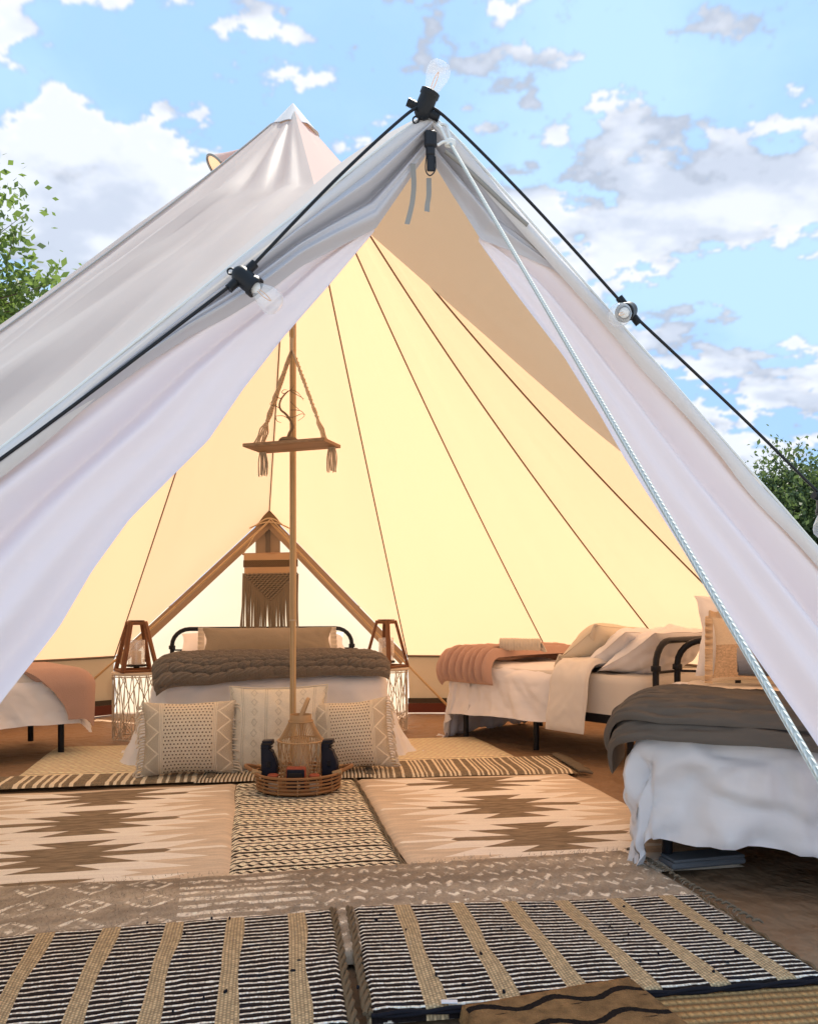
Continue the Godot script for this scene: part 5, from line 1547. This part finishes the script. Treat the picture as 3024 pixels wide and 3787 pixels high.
# ---------------------------------------------------------------- tray and what stands on it
func tray() -> void:
	var c := V(-0.50, 0.024, -3.575)
	var rx := 0.190
	var rz := 0.178
	var t := thing("rattan_tray", "round rattan tray with two handles on the black and cream runner", "tray", c)
	var ringp := func(y: float, k: float) -> PackedVector3Array:
		var p := PackedVector3Array()
		for i in 65: p.append(V(rx * k * cos(TAU * i / 64), y, rz * k * sin(TAU * i / 64)))
		return p
	obj("tray_base", Geo.new().lathe(PackedVector2Array([Vector2(0.0, 0.008), Vector2(rx - 0.008, 0.008), Vector2(rx - 0.006, 0.0), Vector2(0.0, 0.0)]), 48, rz / rx), M.rattan, t)
	for k in 5:
		obj("rattan_ring", Geo.new().tube(ringp.call(0.010 + 0.0165 * k, 0.97 + 0.012 * k), 0.0064 if k in [0, 4] else 0.005, 8, false), M.rattan, t)
	for k in 14:
		var a := TAU * k / 14.0 + 0.12
		var p := PackedVector3Array()
		for i in 9:
			var y := 0.002 + 0.078 * i / 8.0
			var off := 0.008 * (1.0 if i % 2 == 0 else -0.2)
			p.append(V((rx * 0.985 + off) * cos(a), y, (rz * 0.985 + off) * sin(a)))
		obj("binding", Geo.new().tube(p, 0.0022, 5), M.rattan_pale, t)
	for s in [-1.0, 1.0]:
		var p := []
		for i in 9:
			var f := i / 8.0
			p.append(V(s * (rx - 0.012 + 0.062 * sin(PI * f)), 0.078 + 0.022 * sin(PI * f), lerpf(-0.055, 0.055, f)))
		var h := obj("handle", Geo.new().tube(curve(p, 4), 0.0085, 8), M.rattan, t)
		for f in [-0.055, 0.055]:
			obj("handle_wrap", Geo.new().tube(pts([[s * (rx - 0.030), 0.074, f], [s * (rx + 0.010), 0.086, f]]), 0.0115, 10), M.rattan_pale, h)
	# bamboo lantern
	var l := thing("bamboo_lantern", "woven bamboo lantern with a hoop handle in the middle of the tray", "lantern", c + V(0.008, 0.009, -0.01))
	var prof := func(y: float) -> float:                             # radius at a height
		if y > 0.205: return lerpf(0.101, 0.052, pow((y - 0.205) / 0.085, 0.85))
		return lerpf(0.078, 0.101, sin(clampf(y / 0.205, 0, 1) * PI / 2.0))
	for k in 56:
		var a := TAU * k / 56.0
		var p := PackedVector3Array()
		for i in 7:
			var y := 0.205 + 0.087 * i / 6.0
			p.append(V(prof.call(y) * cos(a), y, prof.call(y) * sin(a)))
		obj("upper_stave", Geo.new().tube(p, 0.0021, 4), M.bamboo, l)
	for k in 40:
		var a0 := TAU * k / 40.0
		var tw := (0.55 if k % 2 == 0 else -0.55) + rng.randf_range(-0.25, 0.25)
		var p := PackedVector3Array()
		for i in 10:
			var f := i / 9.0
			var y := 0.004 + 0.203 * f
			var a := a0 + tw * pow(1.0 - f, 1.4)
			p.append(V((prof.call(y) + 0.002 * (k % 2)) * cos(a), y, (prof.call(y) + 0.002 * (k % 2)) * sin(a)))
		obj("woven_stave", Geo.new().tube(p, 0.0018, 4), M.bamboo, l)
	for q in [[0.205, 0.103, 0.0042], [0.292, 0.0545, 0.0038], [0.003, 0.078, 0.0045], [0.050, 0.094, 0.0018], [0.066, 0.096, 0.0018]]:
		var p := PackedVector3Array()
		for i in 41: p.append(V(q[1] * cos(TAU * i / 40), q[0] + (0.006 * sin(TAU * i / 8.0) if q[2] < 0.002 else 0.0), q[1] * sin(TAU * i / 40)))
		obj("hoop", Geo.new().tube(p, q[2], 6, false), M.bamboo, l)
	obj("neck", Geo.new().lathe(PackedVector2Array([Vector2(0.046, 0.290), Vector2(0.049, 0.290), Vector2(0.049, 0.322), Vector2(0.046, 0.322), Vector2(0.046, 0.290)]), 32), M.bamboo, l)
	var hp := PackedVector3Array()
	for i in 25:
		var f := PI * i / 24.0
		hp.append(V(0.055 * sin(f) * 0.62, 0.308 + 0.088 * sin(f), 0.047 * cos(f)))
	var hg := Geo.new().grid(2, 24, func(u: float, v: float) -> Vector3:
		var p := hp[int(round(v * 24))]
		return p + V((u - 0.5) * 0.013, -(u - 0.5) * 0.006, 0.0))
	hg.grid(2, 24, func(u: float, v: float) -> Vector3:
		var p := hp[int(round(v * 24))]
		return p + V((0.5 - u) * 0.013, -(0.5 - u) * 0.006, 0.0) * 1.0 + V(0.002, 0.002, 0))
	obj("handle", hg, M.bamboo, l)
	obj("candle_glass", Geo.new().lathe(PackedVector2Array([Vector2(0.0, 0.010), Vector2(0.040, 0.010), Vector2(0.040, 0.215), Vector2(0.038, 0.215), Vector2(0.038, 0.014), Vector2(0.0, 0.014)]), 28), M.frosted, l)
	# two torches on their ends
	var sil := [[415, 1362], [590, 1362], [595, 1230], [603, 1090], [583, 1010], [556, 955], [545, 912], [510, 893], [505, 850], [548, 806], [542, 772], [414, 782], [412, 826], [398, 832], [400, 900], [405, 1140]]
	var poly := PackedVector2Array()
	for q in sil: poly.append(Vector2((q[0] - 500) * 0.00036, (1362 - q[1]) * 0.00036))
	for q in [[V(-0.628, 0.033, -3.555), 0.0, "navy camping torch standing at the left of the bamboo lantern"], [V(-0.358, 0.033, -3.575), -0.1, "navy camping torch standing at the right of the bamboo lantern"]]:
		var o := thing("camping_torch", q[2], "torch", q[0], q[1], "navy torches on the tray")
		obj("body", prism(poly, 0.052, 0.005), M.navy_case, o)
		obj("lens_cap", Geo.new().box(V(-0.008, 0.196, 0), V(0.052, 0.010, 0.056), 0.003), M.metal_dark, o)
		obj("grip_band", Geo.new().box(V(-0.012, 0.178, 0), V(0.050, 0.005, 0.055), 0.002), M.bed_black, o)
		obj("switch", Geo.new().box(V(0.0, 0.105, 0.027), V(0.016, 0.028, 0.006), 0.002), M.bed_black, o)
	var o := thing("radio_box", "black and orange boxed lamp standing in front of the bamboo lantern", "lamp", c + V(0.002, 0.009, 0.095))
	obj("shell", Geo.new().box(V(0, 0.052, 0), V(0.084, 0.104, 0.036), 0.005), M.orange_plastic, o)
	obj("front", Geo.new().box(V(0, 0.048, 0.017), V(0.078, 0.094, 0.010), 0.004), M.navy_case, o)
	obj("lens", Geo.new().box(V(0, 0.067, 0.026), V(0.060, 0.030, 0.006), 0.005), M.metal_dark, o)
	obj("button", Geo.new().box(V(0.016, 0.022, 0.025), V(0.010, 0.016, 0.004), 0.001), M.label_white, o)
	for q in [[-0.098, "small canister with orange lid, left of the black and orange boxed lamp"], [0.083, "small canister with orange lid, right of the black and orange boxed lamp"]]:
		var k := thing("small_canister", q[1], "canister", c + V(q[0], 0.009, 0.105), 0.0, "orange lidded canisters on the tray")
		obj("body", Geo.new().lathe(PackedVector2Array([Vector2(0.0, 0.0), Vector2(0.0205, 0.0), Vector2(0.0215, 0.002), Vector2(0.0215, 0.046), Vector2(0.0, 0.046)]), 28), M.label_white, k)
		obj("collar", Geo.new().lathe(PackedVector2Array([Vector2(0.0, 0.046), Vector2(0.0235, 0.046), Vector2(0.0235, 0.066), Vector2(0.0, 0.066)]), 28), M.metal_dark, k)
		obj("lid", Geo.new().lathe(PackedVector2Array([Vector2(0.0235, 0.066), Vector2(0.0240, 0.071), Vector2(0.020, 0.074), Vector2(0.009, 0.074), Vector2(0.007, 0.070), Vector2(0.0, 0.069)]), 28), M.orange_plastic, k)

# an outline given a depth, with chamfered edges
func prism(p: PackedVector2Array, depth: float, bev: float) -> Geo:
	var g := Geo.new()
	var n := p.size()
	var inner := PackedVector2Array()
	var mid := Vector2.ZERO
	for q in p: mid += q / n
	for i in n:
		var a := (p[i] - p[(i + n - 1) % n]).normalized()
		var b := (p[(i + 1) % n] - p[i]).normalized()
		var nn := (Vector2(-a.y, a.x) + Vector2(-b.y, b.x)).normalized()
		inner.append(p[i] + nn * bev)
	var h := depth / 2.0
	var tri := Geometry2D.triangulate_polygon(inner)
	for s in [1.0, -1.0]:
		for k in range(0, tri.size(), 3):
			g.poly(PackedVector3Array([V(inner[tri[k]].x, inner[tri[k]].y, s * h), V(inner[tri[k + 1]].x, inner[tri[k + 1]].y, s * h), V(inner[tri[k + 2]].x, inner[tri[k + 2]].y, s * h)]), V(inner[tri[k]].x, inner[tri[k]].y, 0))
		for i in n:
			var j := (i + 1) % n
			var m := (inner[i] + inner[j]) * 0.5 + ((inner[i] + inner[j]) - (p[i] + p[j])) * 2.0
			g.poly(PackedVector3Array([V(inner[i].x, inner[i].y, s * h), V(inner[j].x, inner[j].y, s * h), V(p[j].x, p[j].y, s * (h - bev)), V(p[i].x, p[i].y, s * (h - bev))]), V(m.x, m.y, 0))
	for i in n:
		var j := (i + 1) % n
		var m := (inner[i] + inner[j]) * 0.5 + ((inner[i] + inner[j]) - (p[i] + p[j])) * 2.0
		g.poly(PackedVector3Array([V(p[i].x, p[i].y, h - bev), V(p[j].x, p[j].y, h - bev), V(p[j].x, p[j].y, -h + bev), V(p[i].x, p[i].y, -h + bev)]), V(m.x, m.y, 0))
	return g
